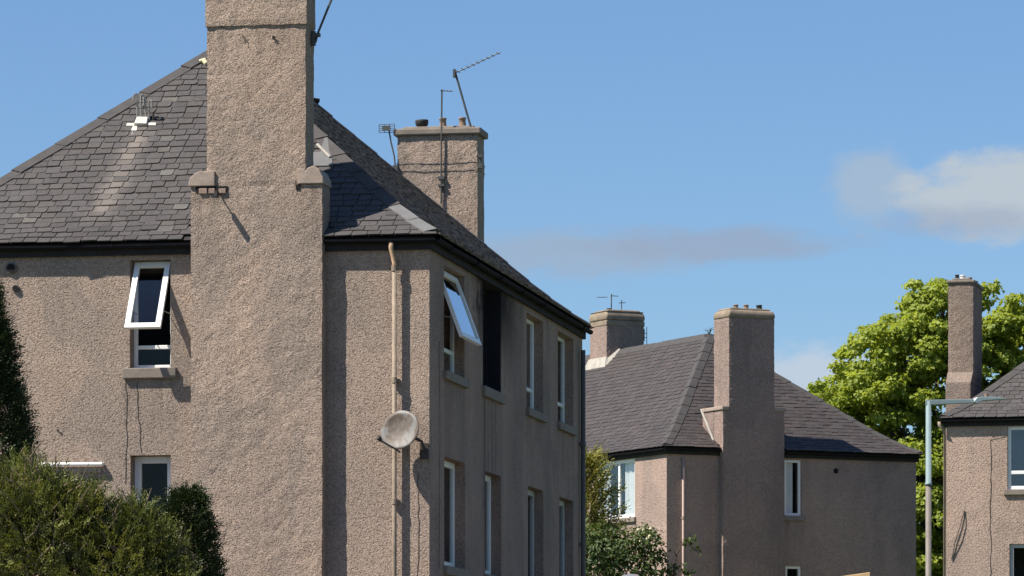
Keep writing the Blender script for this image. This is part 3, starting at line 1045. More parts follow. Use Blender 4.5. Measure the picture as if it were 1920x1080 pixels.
def chimney(root, x0, x1, y0, y1, z0, z1, mat, cop='coping', cop_h=0.14, cop_over=0.06, pots=(), bev=0.02, round_cop=False, band=None):
    c = MB().rough(x0, x1, y0, y1, z0, z1).build('chimney', M[mat], root)
    o = cop_over
    if round_cop:
        # heavy rounded cap: slightly proud, shoulders rolled off
        prof = [(o, 0), (o + 0.01, cop_h * 0.55), (o - 0.03, cop_h * 0.85), (-0.05, cop_h * 1.0)]
        rings = []
        for ov, dz in prof:
            rings.append([(x0 - ov, y0 - ov, z1 + dz), (x1 + ov, y0 - ov, z1 + dz), (x1 + ov, y1 + ov, z1 + dz), (x0 - ov, y1 + ov, z1 + dz)])
        mb = MB()
        for i in range(len(rings) - 1):
            mb.add(rings[i] + rings[i + 1], [(0, 1, 5, 4), (1, 2, 6, 5), (2, 3, 7, 6), (3, 0, 4, 7)])
        mb.add(rings[0], [(3, 2, 1, 0)])
        mb.add(rings[-1], [(0, 1, 2, 3)])
        import bmesh
        cp = mb.build('coping', M[cop], c)
        bm = bmesh.new()
        bm.from_mesh(cp.data)
        bmesh.ops.remove_doubles(bm, verts=bm.verts, dist=1e-5)
        bm.to_mesh(cp.data)
        bm.free()
        bevel(cp, 0.05, 3)
    else:
        cp = MB().box(x0 - o, x1 + o, y0 - o, y1 + o, z1 + 0.001, z1 + cop_h).build('coping', M[cop], c)
        bevel(cp, 0.025, 2)
    fl = MB().box(x0 + 0.08, x1 - 0.08, y0 + 0.08, y1 - 0.08, z1 + cop_h * 0.9, z1 + cop_h + 0.05).build('flaunching', M[cop], c)
    bevel(fl, 0.04, 2)
    for (px, py, h, r, m, cw) in pots:
        pot(c, px, py, z1 + cop_h + 0.02, h, r, m, cw)
    return c


rootA, mwA = block_root(805, 59.5, -10, 'large beige roughcast block with tall chimney and satellite dish, nearest the camera')
AW, AL, AZ, OV = 7.8, 13.55, 8.61, 0.13
plF = lambda a, t, z: Vector((a, t, z))                 # front wall (hip end), a = x
plR = lambda a, t, z: Vector((-t, a, z))                # right wall, a = y
plL = lambda a, t, z: Vector((-AW + t, a, z))
plB = lambda a, t, z: Vector((a, AL - t, z))
REC = 0.21
front_open = [(-4.31, -3.715, 6.83, 8.36), (-4.30, -3.715, 4.06, 5.60)]
right_open = [(1.08, 2.66, 6.83, 8.33), (4.13, 5.68, 6.86, 8.43), (7.96, 9.54, 6.83, 8.33), (10.98, 12.6, 6.83, 8.33),
              (1.10, 2.70, 4.06, 5.61), (4.34, 5.66, 4.06, 5.60), (8.09, 9.56, 4.06, 5.60), (11.15, 12.59, 4.06, 5.60)]
w = MB()
wall_faces(w, plF, -AW, 0, -0.3, AZ - 0.03, front_open, 0.3)
w.build('wall', M['harl'], rootA)
w = MB()
wall_faces(w, plR, 0, AL, -0.3, AZ - 0.03, right_open, 0.3)
w.build('wall', M['harl_soot'], rootA)
w = MB()
wall_faces(w, plL, 0, AL, -0.3, AZ - 0.03, [], 0.3)
w.build('wall', M['harl'], rootA)
w = MB()
wall_faces(w, plB, -AW, 0, -0.3, AZ - 0.03, [], 0.3)
w.build('wall', M['harl'], rootA)
MB().box(-AW + 0.02, -0.02, 0.02, AL - 0.02, 6.2, 6.25).build('floor_slab', M['inside'], rootA)

# front windows
window(rootA, plF, *front_open[0], rec=0.26, transom=7.14, open_top=31, fw=0.055, sill_over=0.09, sill_h=0.15)
window(rootA, plF, *front_open[1], rec=0.26, fw=0.1)
# right-hand (shaded) windows
window(rootA, plR, *right_open[0], rec=REC, transom=7.2, open_top=20, frame='upvc', glass='glass_sky')
bw = MB()
ring(bw, plR, 4.134, 5.676, 0.22, 0.28, 6.864, 8.426, 0.07)
bw = bw.build('window', M['board'], rootA)
MB().pbox(plR, 4.2, 5.6, 0.25, 0.27, 6.93, 8.36).build('board', M['board'], bw)
for args in ((4.131, 4.142, 0.006, 0.215, 6.862, 8.428), (5.668, 5.679, 0.006, 0.215, 6.862, 8.428), (4.145, 5.665, 0.006, 0.215, 8.417, 8.428)):
    MB().pbox(plR, *args).build('sooty_lining', M['board'], bw)
bevel(MB().pbox(plR, 4.05, 5.76, -0.06, 0.2, 6.70, 6.858).build('sill', M['sill'], bw), 0.012)
window(rootA, plR, *right_open[2], rec=REC, transom=7.2, glass='glass_sky')
window(rootA, plR, *right_open[3], rec=REC, transom=7.2)
for k in (4, 5, 6, 7):
    window(rootA, plR, *right_open[k], rec=REC, fw=0.09, frame='upvc' if k < 6 else 'upvc_old')

# roof
rfA = Roof(-AW - OV, OV, -OV, AL + OV, AZ, 41.3, low=31.0)
roofA = roof_shell(rootA, rfA, (-AW, 0, 0, AL))
BX0, BX1, BY = -3.38, -1.478, -0.20
CX0, CX1 = -3.15, -1.714


def skipA(fn, a, p):
    return fn == 'front' and BX0 - 0.02 < p.x < BX1 + 0.02 and p.y < 0.12 or fn == 'front' and CX0 + 0.1 < p.x < CX1 - 0.1 and p.y < 0.25


def stainA(fn, c, r):
    if r.random() < 0.03:
        return 'slate_pale'
    return None


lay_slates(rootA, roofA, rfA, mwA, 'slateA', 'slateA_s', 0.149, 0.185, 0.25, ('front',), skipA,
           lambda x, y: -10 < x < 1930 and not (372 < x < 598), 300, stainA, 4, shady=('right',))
hip_caps(roofA, rfA, 'front', 'left', 0, 1, seg=0.8, wing=0.17)
hip_caps(roofA, rfA, 'front', 'right', 1, 0, seg=0.55, wing=0.17, pale='lead')
hip_caps(roofA, rfA, 'back', 'right', 0, 1, seg=0.5, wing=0.17)
hip_caps(roofA, rfA, 'back', 'left', 1, 0, seg=0.5, wing=0.17)
ridge_caps(roofA, rfA)
gz = AZ - 0.045
gutter_run(rootA, (-AW - 0.12, -0.12, gz), (BX0 - 0.005, -0.12, gz))
gutter_run(rootA, (BX1 + 0.005, -0.12, gz), (0.12, -0.12, gz))
gutter_run(rootA, (0.12, -0.12, gz), (0.12, AL + 0.12, gz))
gutter_run(rootA, (-AW - 0.12, AL + 0.12, gz), (-AW - 0.12, -0.12, gz))

# chimney on the hip end: wide breast below, stack above, stone shoulders between
br = MB().rough(BX0, BX1, BY, 0.3, -0.3, 9.345, 0.08).build('chimney_breast', M['harl'], rootA)
chA = chimney(rootA, CX0, CX1, BY, 0.33, 9.338, 12.05, 'harl', pots=[(-2.8, 0.06, 0.3, 0.12, 'pot', False), (-2.43, 0.06, 0.3, 0.12, 'pot', False), (-2.05, 0.06, 0.3, 0.12, 'pot', False)])
bnd = MB().rough(CX0 - 0.018, CX1 + 0.018, BY - 0.03, 0.345, 11.585, 12.045).build('band_course', M['harl'], chA)
for (x0, x1, side) in ((-3.40, -3.02, -1), (-1.83, -1.46, 1)):
    prof = [(x0, 9.347), (x1, 9.347)]
    if side < 0:
        prof += [(x1, 9.555), (-3.10, 9.575), (-3.16, 9.55), (-3.22, 9.565), (-3.31, 9.53), (-3.375, 9.47), (-3.395, 9.42)]
    else:
        prof += [(-1.468, 9.44), (-1.52, 9.545), (-1.60, 9.60), (-1.69, 9.57), (-1.72, 9.53), (-1.735, 9.56), (-1.83, 9.56)]
    s = MB().prism(prof, lambda u, v, t: (u, t, v), BY - 0.034, 0.31).build('shoulder_stone', M['stone'], br)
    bevel(s, 0.012, 2)
# broken harling under the left shoulder: dark gap with bricks showing
MB().box(-3.30, -2.84, BY - 0.014, BY + 0.01, 9.262, 9.344).build('broken_gap', M['dark'], br)
for (x0, x1) in ((-3.25, -3.13), (-3.11, -3.02), (-2.965, -2.86)):
    bevel(MB().box(x0, x1, BY - 0.03, BY, 9.24, 9.318 - 0.03 * (x1 + 3.13)).build('brick', M['brick'], br), 0.008)
MB().box(-1.86, -1.80, BY - 0.014, BY + 0.01, 9.27, 9.345).build('broken_gap', M['dark'], br)
# rusty iron bracket sticking straight out of the breast
ib = MB()
ib.tube([(-2.95, BY + 0.02, 9.225), (-2.955, BY - 0.1, 9.222), (-2.95, BY - 0.27, 9.215)], [0.012, 0.012, 0.010], 6)
ib.box(-2.97, -2.93, BY - 0.27, BY - 0.12, 9.17, 9.25)
ib.build('iron_bracket', M['iron'], br)
# flashing where the stack meets the slates
for i, (yy0, yy1) in enumerate(((1.35, 1.62), (1.62, 1.95))):
    t0, t1 = (yy0 + OV) / rfA.half, (yy1 + OV) / rfA.half
    a0 = -2.02 + 0.11 * i + AW + OV
    a1 = -1.66 - 0.12 * i + AW + OV
    MB().hexa([rfA.P('front', a0, t0, 0.03), rfA.P('front', a1, t0, 0.03), rfA.P('front', a1 - 0.1, t1, 0.03), rfA.P('front', a0, t1, 0.03),
               rfA.P('front', a0, t0, 0.05), rfA.P('front', a1, t0, 0.05), rfA.P('front', a1 - 0.1, t1, 0.05), rfA.P('front', a0, t1, 0.05)]).build('lead_patch', M['lead'], roofA)
MB().tube([rfA.P('front', -1.98 + AW + OV, (1.75 + OV) / rfA.half, 0.06), rfA.P('front', -1.74 + AW + OV, (1.5 + OV) / rfA.half, 0.06)], [0.025, 0.02], 6).build('mortar_fillet', M['mortar_grey'], roofA)
for (y0, y1) in ((0.2, 0.5),):
    MB().hexa([(CX1 + 0.001, 0.0, 8.75), (CX1 + 0.03, 0.0, 8.75), (CX1 + 0.03, 0.33, 9.02), (CX1 + 0.001, 0.33, 9.02),
               (CX1 + 0.001, 0.0, 8.9), (CX1 + 0.03, 0.0, 8.9), (CX1 + 0.03, 0.33, 9.17), (CX1 + 0.001, 0.33, 9.17)]).build('flashing', M['lead'], roofA)
# yellow lump of sealant at the head of the left hip
MB().tube([rfA.P('front', -4.17 + AW + OV, (3.50 + OV) / rfA.half, 0.06), rfA.P('front', -4.10 + AW + OV, (3.50 + OV) / rfA.half, 0.07), rfA.P('front', -4.05 + AW + OV, (3.44 + OV) / rfA.half, 0.06)], [0.025, 0.045, 0.03], 7).build('sealant_lump', M['flower'], roofA)

# old vent-pipe stack through the slates, on a mortar pad
rs = empty('roof_pipe_stack', mwA @ rfA.P('front', -4.74 + AW + OV, (2.24 + OV) / rfA.half, 0.0), R(-10))
tag(rs, 'cluster of thin hooked grey pipes in white mortar on the slate roof', 'pipes')
sl = rfA.S('front', 0.6)
nn = rfA.N('front', 0.6)


def rp(a, s_, n_):
    return Vector((a, 0, 0)) + sl * s_ + nn * n_


pad = MB()
rr = random.Random(11)
for (a0, a1, s0, s1, hgt) in ((-0.235, -0.09, 0.0, 0.06, 0.045), (-0.10, 0.10, -0.01, 0.15, 0.09), (0.09, 0.235, 0.0, 0.06, 0.045), (-0.135, -0.03, -0.13, -0.02, 0.045), (-0.11, -0.075, -0.24, -0.12, 0.035)):
    pad.hexa([rp(a0, s0, 0.0), rp(a1, s0 + rr.uniform(-.02, .02), 0.0), rp(a1, s1, 0.0), rp(a0, s1 + rr.uniform(-.02, .02), 0.0),
              rp(a0 + 0.01, s0, hgt), rp(a1 - 0.01, s0, hgt * 0.9), rp(a1 - 0.02, s1, hgt), rp(a0 + 0.02, s1, hgt * 1.1)])
bevel(pad.build('mortar_pad', M['mortar'], rs), 0.015, 2)
for (a, h, hook, lean) in ((-0.085, 0.36, -0.05, 0.015), (-0.02, 0.30, 0.05, 0.0), (0.055, 0.34, -0.045, -0.02), (0.10, 0.26, 0.05, 0.0)):
    b0 = rp(a, 0.13, 0.02)
    t_ = b0 + Vector((lean, -0.05, h))
    MB().tube([b0, b0.lerp(t_, 0.5), t_, t_ + Vector((hook * 0.5, -0.01, 0.05)), t_ + Vector((hook, -0.02, 0.03)), t_ + Vector((hook * 1.1, -0.02, -0.07))], [0.014, 0.014, 0.014, 0.013, 0.013, 0.011], 7).build('hooked_pipe', M['galv'], rs)
MB().tube([rp(0.16, 0.15, 0.02), rp(0.17, 0.17, 0.16), rp(0.23, 0.20, 0.2)], 0.016, 7).build('bent_pipe', M['pipe_dark'], rs)

# downpipe, vents, white pipe, cracks
dpA = downpipe(rootA, plF, -0.478, 8.17, 0.0, r=0.032, off=0.095, collars=(6.60, 4.91), swan=(-0.52, -0.12, AZ - 0.06))
downpipe(rootA, plR, 13.2, 8.2, 0.0, r=0.04, off=0.07, mat='pipe_dark', collars=(6.6, 4.9, 3.2))
for (a, z, r_) in ((-6.04, 8.275, 0.082), (-5.975, 7.99, 0.056)):
    v = MB().tube([plF(a, -0.035, z), plF(a, -0.03, z), plF(a, 0.004, z)], [r_ * 0.8, r_, r_], 18).build('vent', M['pipe_dark'], rootA)
    MB().tube([plF(a, -0.045, z), plF(a, -0.034, z)], r_ * 0.72, 18).build('vent_hole', M['dark'], v)
wp = MB().tube([plF(-5.9, -0.07, 5.48), plF(-4.69, -0.07, 5.478)], 0.028, 10).build('waste_pipe', M['white'], rootA)
MB().tube([plF(-4.71, -0.07, 5.478), plF(-4.70, 0.0, 5.478)], 0.03, 8).build('elbow', M['white'], wp)
bevel(MB().pbox(plF, -5.9, -4.72, -0.03, -0.002, 5.36, 5.45).build('batten', M['stone'], wp), 0.008)


def crack(root, pl, pts, wd=0.008, off=-0.004, mat='crack'):
    mb = MB()
    r = random.Random(int(abs(pts[0][0] * 97)))
    fine_pts = []
    for (p, q) in zip(pts[:-1], pts[1:]):
        for k in range(6):
            fine_pts.append((p[0] + (q[0] - p[0]) * k / 6 + r.uniform(-1, 1) * wd, p[1] + (q[1] - p[1]) * k / 6))
    fine_pts.append(pts[-1])
    for (p, q) in zip(fine_pts[:-1], fine_pts[1:]):
        d = Vector((q[0] - p[0], q[1] - p[1]))
        if d.length < 1e-6:
            continue
        n = Vector((-d.y, d.x)).normalized() * wd * r.uniform(0.35, 0.65)
        mb.add([pl(p[0] - n.x, off, p[1] - n.y), pl(p[0] + n.x, off, p[1] + n.y), pl(q[0] + n.x, off, q[1] + n.y), pl(q[0] - n.x, off, q[1] - n.y)], [(0, 1, 2, 3)])
    return mb.build('crack', M[mat], root)


crack(rootA, plF, [(-4.36, 6.66), (-4.35, 6.0), (-4.37, 5.2)], 0.012)
crack(rootA, plF, [(-4.20, 6.62), (-4.19, 6.2), (-4.16, 5.95), (-4.14, 5.64)], 0.012)
crack(rootA, plF, [(-0.16, 5.3), (-0.15, 4.6), (-0.17, 3.6)], 0.010)
crack(rootA, plF, [(-5.36, 5.98), (-5.30, 5.90)], 0.022)
crack(rootA, plR, [(0.72, 7.2), (0.75, 6.0), (0.7, 4.0)], 0.02, -0.004)
crack(rootA, plR, [(5.25, 6.65), (5.3, 6.1), (5.27, 5.65)], 0.03, -0.004, 'stone')
crack(rootA, lambda a, t, z: Vector((a, BY - 0.024 + t * 0, z)), [(-2.62, 11.44), (-2.58, 11.40), (-2.57, 11.33)], 0.015)
crack(rootA, lambda a, t, z: Vector((a, BY - 0.024 + t * 0, z)), [(-2.19, 11.42), (-2.14, 11.37)], 0.03)

# far chimney of the same block
ch2 = chimney(rootA, -3.138, -1.73, AL - 0.45, AL + 0.2, 7.5, 11.90, 'harl', cop_h=0.12, cop_over=0.055, pots=[
    (-2.76, AL - 0.13, 0.17, 0.085, 'pot_black', True), (-2.40, AL - 0.1, 0.20, 0.062, 'pot', False), (-2.06, AL - 0.1, 0.20, 0.062, 'pot', False)])
MB().box(-3.3, -1.55, AL - 0.2, AL + 0.19, 0, 9.35).build('chimney_breast', M['harl'], rootA)
YF = AL - 0.45

# ------------------------------------------------------------------ television aerials and dish
AG = 'television aerials fixed to chimneys'


def aerial(root_loc, rz, label, mast, parts, mr=0.017, group=AG):
    """mast: list of points; parts: list of (name, [(p, q, r), ...]) in the aerial's own frame"""
    e = empty('television_aerial', root_loc, rz)
    tag(e, label, 'aerial', group)
    MB().tube(mast, mr, 7).build('mast', M['aerial'], e)
    for nm, segs in parts:
        mb = MB()
        for s in segs:
            if len(s) == 3:
                mb.tube([s[0], s[1]], s[2], 6)
            else:
                mb.box(*s)
        o = mb.build(nm, M['aerial'], e)
        if len(segs) > 1:
            tag(o, kind='stuff')
    return e


def yagi(p, d, L, n, el, up=(0, 0, 1), r=0.006):
    p, d, up = Vector(p), Vector(d).normalized(), Vector(up)
    segs = [(p, p + d * L, r * 1.5)]
    side = d.cross(up).normalized()
    out = []
    for k in range(n):
        c = p + d * (L * (k + 0.5) / n)
        ln = el * (1 - 0.35 * k / n)
        out.append((c - side * ln, c + side * ln, r))
    return segs, out


def locA(x, y, z):
    return mwA @ Vector((x, y, z))


# near chimney, right side, mast leaving the picture at the top
bm_, el_ = yagi((0.62, 0.05, 1.42), (-0.9, -0.2, 0.05), 0.9, 7, 0.16)
aerial(locA(CX1 + 0.005, 0.1, 11.45), R(-10), 'dark aerial mast leaning right from the side of the tallest, nearest chimney',
       [(0.06, 0, -0.08), (0.10, 0, 0.06), (0.36, 0, 0.68), (0.68, 0, 1.44)],
       [('wall_bracket', [(0.0, 0.06, -0.04, 0.04, -0.12, 0.08), (0.05, 0.13, -0.03, 0.03, 0.0, 0.05)]), ('boom', bm_), ('elements', el_)])

# far chimney of the main block: flat grid aerial, short pole aerial, long leaning aerial
aerial(locA(-3.135, YF - 0.03, 11.30), R(-10), 'small square grid aerial on a short bent mast left of the lashed chimney',
       [(-0.02, 0, 0.0), (-0.04, 0, 0.25), (-0.10, 0, 0.5), (-0.14, 0, 0.74)],
       [('wall_bracket', [(-0.06, 0.02, -0.03, 0.04, -0.08, 0.10)]),
        ('grid_reflector', [((-0.30, -0.03, 0.66 + 0.035 * k), (-0.03, -0.03, 0.66 + 0.035 * k), 0.006) for k in range(5)] + [((-0.30 + 0.09 * k, -0.03, 0.66), (-0.30 + 0.09 * k, -0.03, 0.80), 0.006) for k in range(4)]),
        ('dipole', [(-0.24, -0.10, -0.07, -0.05, 0.69, 0.77)])], 0.014)
bm_, el_ = yagi((0.0, -0.02, 1.93), (0.98, -0.2, -0.10), 0.22, 4, 0.07)
aerial(locA(-2.36, YF - 0.045, 10.72), R(-10), 'slim straight aerial pole strapped to the middle of the far chimney',
       [(0, 0, 0), (0.005, 0, 1.0), (0.015, 0, 1.95)],
       [('boom', bm_), ('elements', el_), ('clamp', [(-0.05, 0.06, -0.02, 0.045, 0.42, 0.47), (-0.05, 0.06, -0.02, 0.045, 0.30, 0.34)]),
        ('cable', [((0.01, 0.03, -0.25), (0.02, 0.03, 0.3), 0.006), ((0.02, 0.03, 0.3), (0.10, 0.03, 0.12), 0.006)])], 0.015)
bm_, el_ = yagi((-0.42, 0.0, 1.46), (0.92, -0.12, 0.36), 0.86, 9, 0.11)
aerial(locA(-1.70, YF + 0.02, 11.50), R(-10), 'long aerial mast leaning left off the far chimney, its boom pointing up right',
       [(0.02, 0, -0.15), (0.0, 0, 0.0), (-0.22, 0, 0.75), (-0.43, 0, 1.48)],
       [('boom', bm_), ('elements', el_), ('reflector', [(-0.46, -0.42, -0.04, 0.04, 1.38, 1.52)]), ('wall_bracket', [(-0.03, 0.05, -0.05, 0.05, -0.18, -0.10), (-0.02, 0.05, -0.05, 0.05, 0.0, 0.05)])], 0.019)
# lashing wires round that chimney
for z in (11.43, 11.30):
    x0, x1, y0, y1 = -3.138 - 0.008, -1.73 + 0.008, YF - 0.008, AL + 0.208
    MB().tube([(x0, y0, z), ((x0 + x1) / 2, y0, z - 0.015), (x1, y0, z), (x1, y1, z), (x0, y1, z), (x0, y0, z)], 0.005, 5).build('lashing_wire', M['aerial'], ch2)

# satellite dish on the front wall
sd = empty('satellite_dish', locA(-0.03, 0, 5.62), R(-10))
tag(sd, 'round rust-stained grey satellite dish beside the cream downpipe', 'satellite dish')
dn = Vector((-0.26, -0.94, 0.24)).normalized()
dc = Vector((-0.305, -0.30, 0.255))
dx = Vector((0, 0, 1)).cross(dn).normalized()
dy = dn.cross(dx)
mb = MB()
rings = []
for k in range(7):
    rr_ = 0.275 * k / 6
    hh = 0.055 * (k / 6) ** 2
    rings.append([dc + dx * rr_ * 1.08 * math.cos(a) + dy * rr_ * 1.02 * math.sin(a) + dn * hh for a in np.linspace(0, 2 * math.pi, 33)[:-1]])
vs, fs = [], []
for back in (0, 1):
    k0 = len(vs)
    for rg_ in rings:
        vs += [p - dn * 0.012 * back for p in rg_]
    for i in range(6):
        for j in range(32):
            q = (k0 + i * 32 + j, k0 + i * 32 + (j + 1) % 32, k0 + (i + 1) * 32 + (j + 1) % 32, k0 + (i + 1) * 32 + j)
            fs.append(q if not back else tuple(reversed(q)))
off = 7 * 32
for j in range(32):
    fs.append((6 * 32 + j, 6 * 32 + (j + 1) % 32, off + 6 * 32 + (j + 1) % 32, off + 6 * 32 + j))
do = MB().add(vs, fs).build('reflector', M['dish'], sd)
do.data.shade_smooth()
fp = dc - dy * 0.22 + dn * 0.30 - dx * 0.17
MB().tube([dc - dy * 0.30 - dn * 0.02, dc - dy * 0.30 + dn * 0.14, fp], 0.013, 7).build('feed_arm', M['iron'], sd)
MB().tube([fp - dn * 0.03 + dy * 0.01, fp + dn * 0.02 + dy * 0.02, fp + dn * 0.05 + dy * 0.02], [0.03, 0.035, 0.02], 10).build('receiver', M['iron'], sd)
MB().tube([dc - dn * 0.02, dc - dn * 0.10, Vector((-0.06, -0.10, 0.12)), Vector((-0.03, -0.03, 0.0))], [0.05, 0.03, 0.022, 0.022], 8).build('mount_arm', M['iron'], sd)
MB().box(-0.10, 0.02, -0.035, -0.003, -0.12, 0.10).build('wall_plate', M['iron'], sd)

# ------------------------------------------------------------------ second block (middle distance, turned the other way)
GZ2 = 0.62
rootB, mwB = block_root(1250, 110.0, 26, 'pinkish block with two chimneys and brown slate roof in the middle distance')
BW, BL, BZ = 7.5, 16.0, 9.13
pBF = lambda a, t, z: Vector((a, t, z))
pBL = lambda a, t, z: Vector((t, a, z))
pBR = lambda a, t, z: Vector((BW - t, a, z))
pBB = lambda a, t, z: Vector((a, BL - t, z))
bf_open = [(3.49, 4.0, 7.43, 8.9), (3.52, 4.0, 4.6, 6.12)]
bl_open = [(1.77, 3.98, 7.40, 8.94)]
for pl, a1, ops in ((pBF, BW, bf_open), (pBL, BL, bl_open), (pBR, BL, []), (pBB, BW, [])):
    w = MB()
    wall_faces(w, pl, 0, a1, 0.3, BZ - 0.03, ops, 0.3)
    w.build('wall', M['harl_pink'], rootB)
window(rootB, pBF, *bf_open[0], rec=0.1, fw=0.07)
wdB = window(rootB, pBF, *bf_open[1], rec=0.1, fw=0.07)
wb = window(rootB, pBL, *bl_open[0], rec=0.1, mullion=2.75, fw=0.09, room=1.6)
# curtains behind the near panes
for (y0, y1) in ((1.85, 2.62), (3.5, 3.9)):
    mb = MB()
    n = 26
    top = [(0.19 + 0.025 * math.sin(k * 1.9) + 0.012 * math.sin(k * 0.7), y0 + (y1 - y0) * k / n) for k in range(n + 1)]
    vs = [(x, y, 7.45) for x, y in top] + [(x, y, 8.9) for x, y in top] + [(x + 0.01, y, 7.45) for x, y in top] + [(x + 0.01, y, 8.9) for x, y in top]
    m = n + 1
    fs = [(k, k + 1, m + k + 1, m + k) for k in range(n)] + [(2 * m + k + 1, 2 * m + k, 3 * m + k, 3 * m + k + 1) for k in range(n)]
    mb.add(vs, fs).build('curtain', M['curtain'], wb)
# curtain in the shaded end window
MB().pbox(pBF, 3.5, 3.82, 0.16, 0.18, 7.45, 8.88).build('curtain', M['curtain'], [c for c in rootB.children if c.name.startswith('window')][0])
rfB = Roof(-OV, BW + OV, -OV, BL + OV, BZ, 42.6, Rf=4.7)
roofB = roof_shell(rootB, rfB, (0, BW, 0, BL))
B0, B1, C0, C1 = 1.54, 3.38, 1.72, 3.08


def skipB(fn, a, p):
    return fn == 'front' and B0 < p.x < B1 and p.y < 0.1


lay_slates(rootB, roofB, rfB, mwB, 'slate2', 'slate2_s', 0.168, 0.17, 0.30, ('front', 'left'), skipB,
           lambda x, y: 1098 < x < 1735 and not (1340 < x < 1462), 300, None, 9)
hip_caps(roofB, rfB, 'front', 'left', 0, 1, seg=0.5, wing=0.2)
hip_caps(roofB, rfB, 'front', 'right', 1, 0, seg=0.5, wing=0.17)
hip_caps(roofB, rfB, 'back', 'left', 1, 0, seg=0.6, wing=0.17)
hip_caps(roofB, rfB, 'back', 'right', 0, 1, seg=0.6, wing=0.17)
ridge_caps(roofB, rfB)
gzb = BZ - 0.045
gutter_run(rootB, (-0.12, -0.12, gzb), (B0 - 0.005, -0.12, gzb))
gutter_run(rootB, (B1 + 0.005, -0.12, gzb), (BW + 0.12, -0.12, gzb))
gutter_run(rootB, (-0.12, BL + 0.12, gzb), (-0.12, -0.12, gzb))
brB = MB().rough(B0, B1, -0.2, 0.3, 0.3, 10.12, 0.12).build('chimney_breast', M['harl_pink_dull'], rootB)
# the breast runs back into the roof below its shoulders
MB().hexa([(B0 + 0.004, 0.3, 8.9), (B1 - 0.004, 0.3, 8.9), (B1 - 0.004, 0.9, 9.3), (B0 + 0.004, 0.9, 9.3),
           (B0 + 0.004, 0.3, 10.11), (B1 - 0.004, 0.3, 10.11), (B1 - 0.004, 0.9, 10.1), (B0 + 0.004, 0.9, 10.1)]).build('breast_shoulder', M['harl_pink_dull'], brB)
cB = chimney(rootB, C0, C1, -0.203, 0.62, 10.0, 12.52, 'harl_pink_dull', cop='coping_lichen', cop_h=0.22, cop_over=0.012, round_cop=True, pots=[
    (2.15, 0.2, 0.14, 0.07, 'pot', False), (2.45, 0.2, 0.15, 0.07, 'pot', False), (2.85, 0.2, 0.16, 0.08, 'pot_black', False)])
for x0, x1 in ((B0 - 0.03, C0 + 0.002), (C1 - 0.002, B1 + 0.03)):
    bevel(MB().box(x0, x1, -0.225, 0.92, 10.121, 10.22).build('shoulder_stone', M['stone'], brB), 0.02)
MB().tube([(B0 - 0.03, 0.25, 9.35), (B0 - 0.03, 0.55, 9.75), (B0 - 0.03, 0.92, 10.2)], [0.03, 0.035, 0.03], 6).build('mortar_fillet', M['mortar_grey'], brB)
c2 = chimney(rootB, 3.36, 4.56, 9.9, 10.95, 11.0, 13.42, 'harl_pink_dull', cop='coping_lichen', cop_h=0.26, cop_over=0.02, round_cop=True, pots=[(3.7, 10.4, 0.1, 0.07, 'pot_black', False)])
bevel(MB().box(3.345, 4.575, 9.885, 10.965, 13.27, 13.41).build('band_course', M['coping_lichen'], c2), 0.02)
# mortar skirt at its foot
zf = lambda x: BZ + rfB.hh((x + OV) / rfB.half)
sk = MB()
sk.hexa([(3.20, 9.72, zf(3.20)), (3.36, 9.72, zf(3.3)), (3.36, 11.1, zf(3.3)), (3.20, 11.1, zf(3.20)),
         (3.335, 9.88, zf(3.36) + 0.22), (3.37, 9.88, zf(3.36) + 0.22), (3.37, 10.97, zf(3.36) + 0.22), (3.335, 10.97, zf(3.36) + 0.22)])
sk.hexa([(3.3, 9.72, zf(3.3)), (3.75, 9.72, zf(3.72)), (3.75, 9.92, zf(3.72)), (3.3, 9.92, zf(3.3)),
         (3.3, 9.86, zf(3.3) + 0.16), (3.75, 9.86, zf(3.72) + 0.14), (3.75, 9.92, zf(3.72) + 0.14), (3.3, 9.92, zf(3.3) + 0.16)])
sk.build('mortar_skirt', M['mortar_grey'], c2)
downpipe(rootB, pBF, 0.455, 8.85, 0.4, r=0.03, off=0.05, mat='pipe_pink', collars=(7.3, 5.2))
vB = MB().tube([pBF(5.036, -0.02, 8.64), pBF(5.036, 0.01, 8.64)], 0.07, 12).build('vent', M['dark'], rootB)
# tuft on the ridge end
tf = empty('weed_tuft', mwB @ Vector((BW / 2, rfB.ya + rfB.Rf, rfB.apex() + 0.07)))
tag(tf, 'wispy tuft of weeds on the ridge end of the brown slate roof', 'weeds')
mb = MB()
rr = random.Random(21)
for k in range(14):
    a = rr.uniform(0, 6.28)
    h = rr.uniform(0.08, 0.22)
    mb.tube([(0, 0, -0.05), (math.cos(a) * 0.05, math.sin(a) * 0.05, h * 0.7), (math.cos(a) * 0.14, math.sin(a) * 0.14, h)], [0.006, 0.005, 0.002], 4)
mb.build('stems', M['leaf_bush'], tf)


def locB(x, y, z):
    return mwB @ Vector((x, y, z))


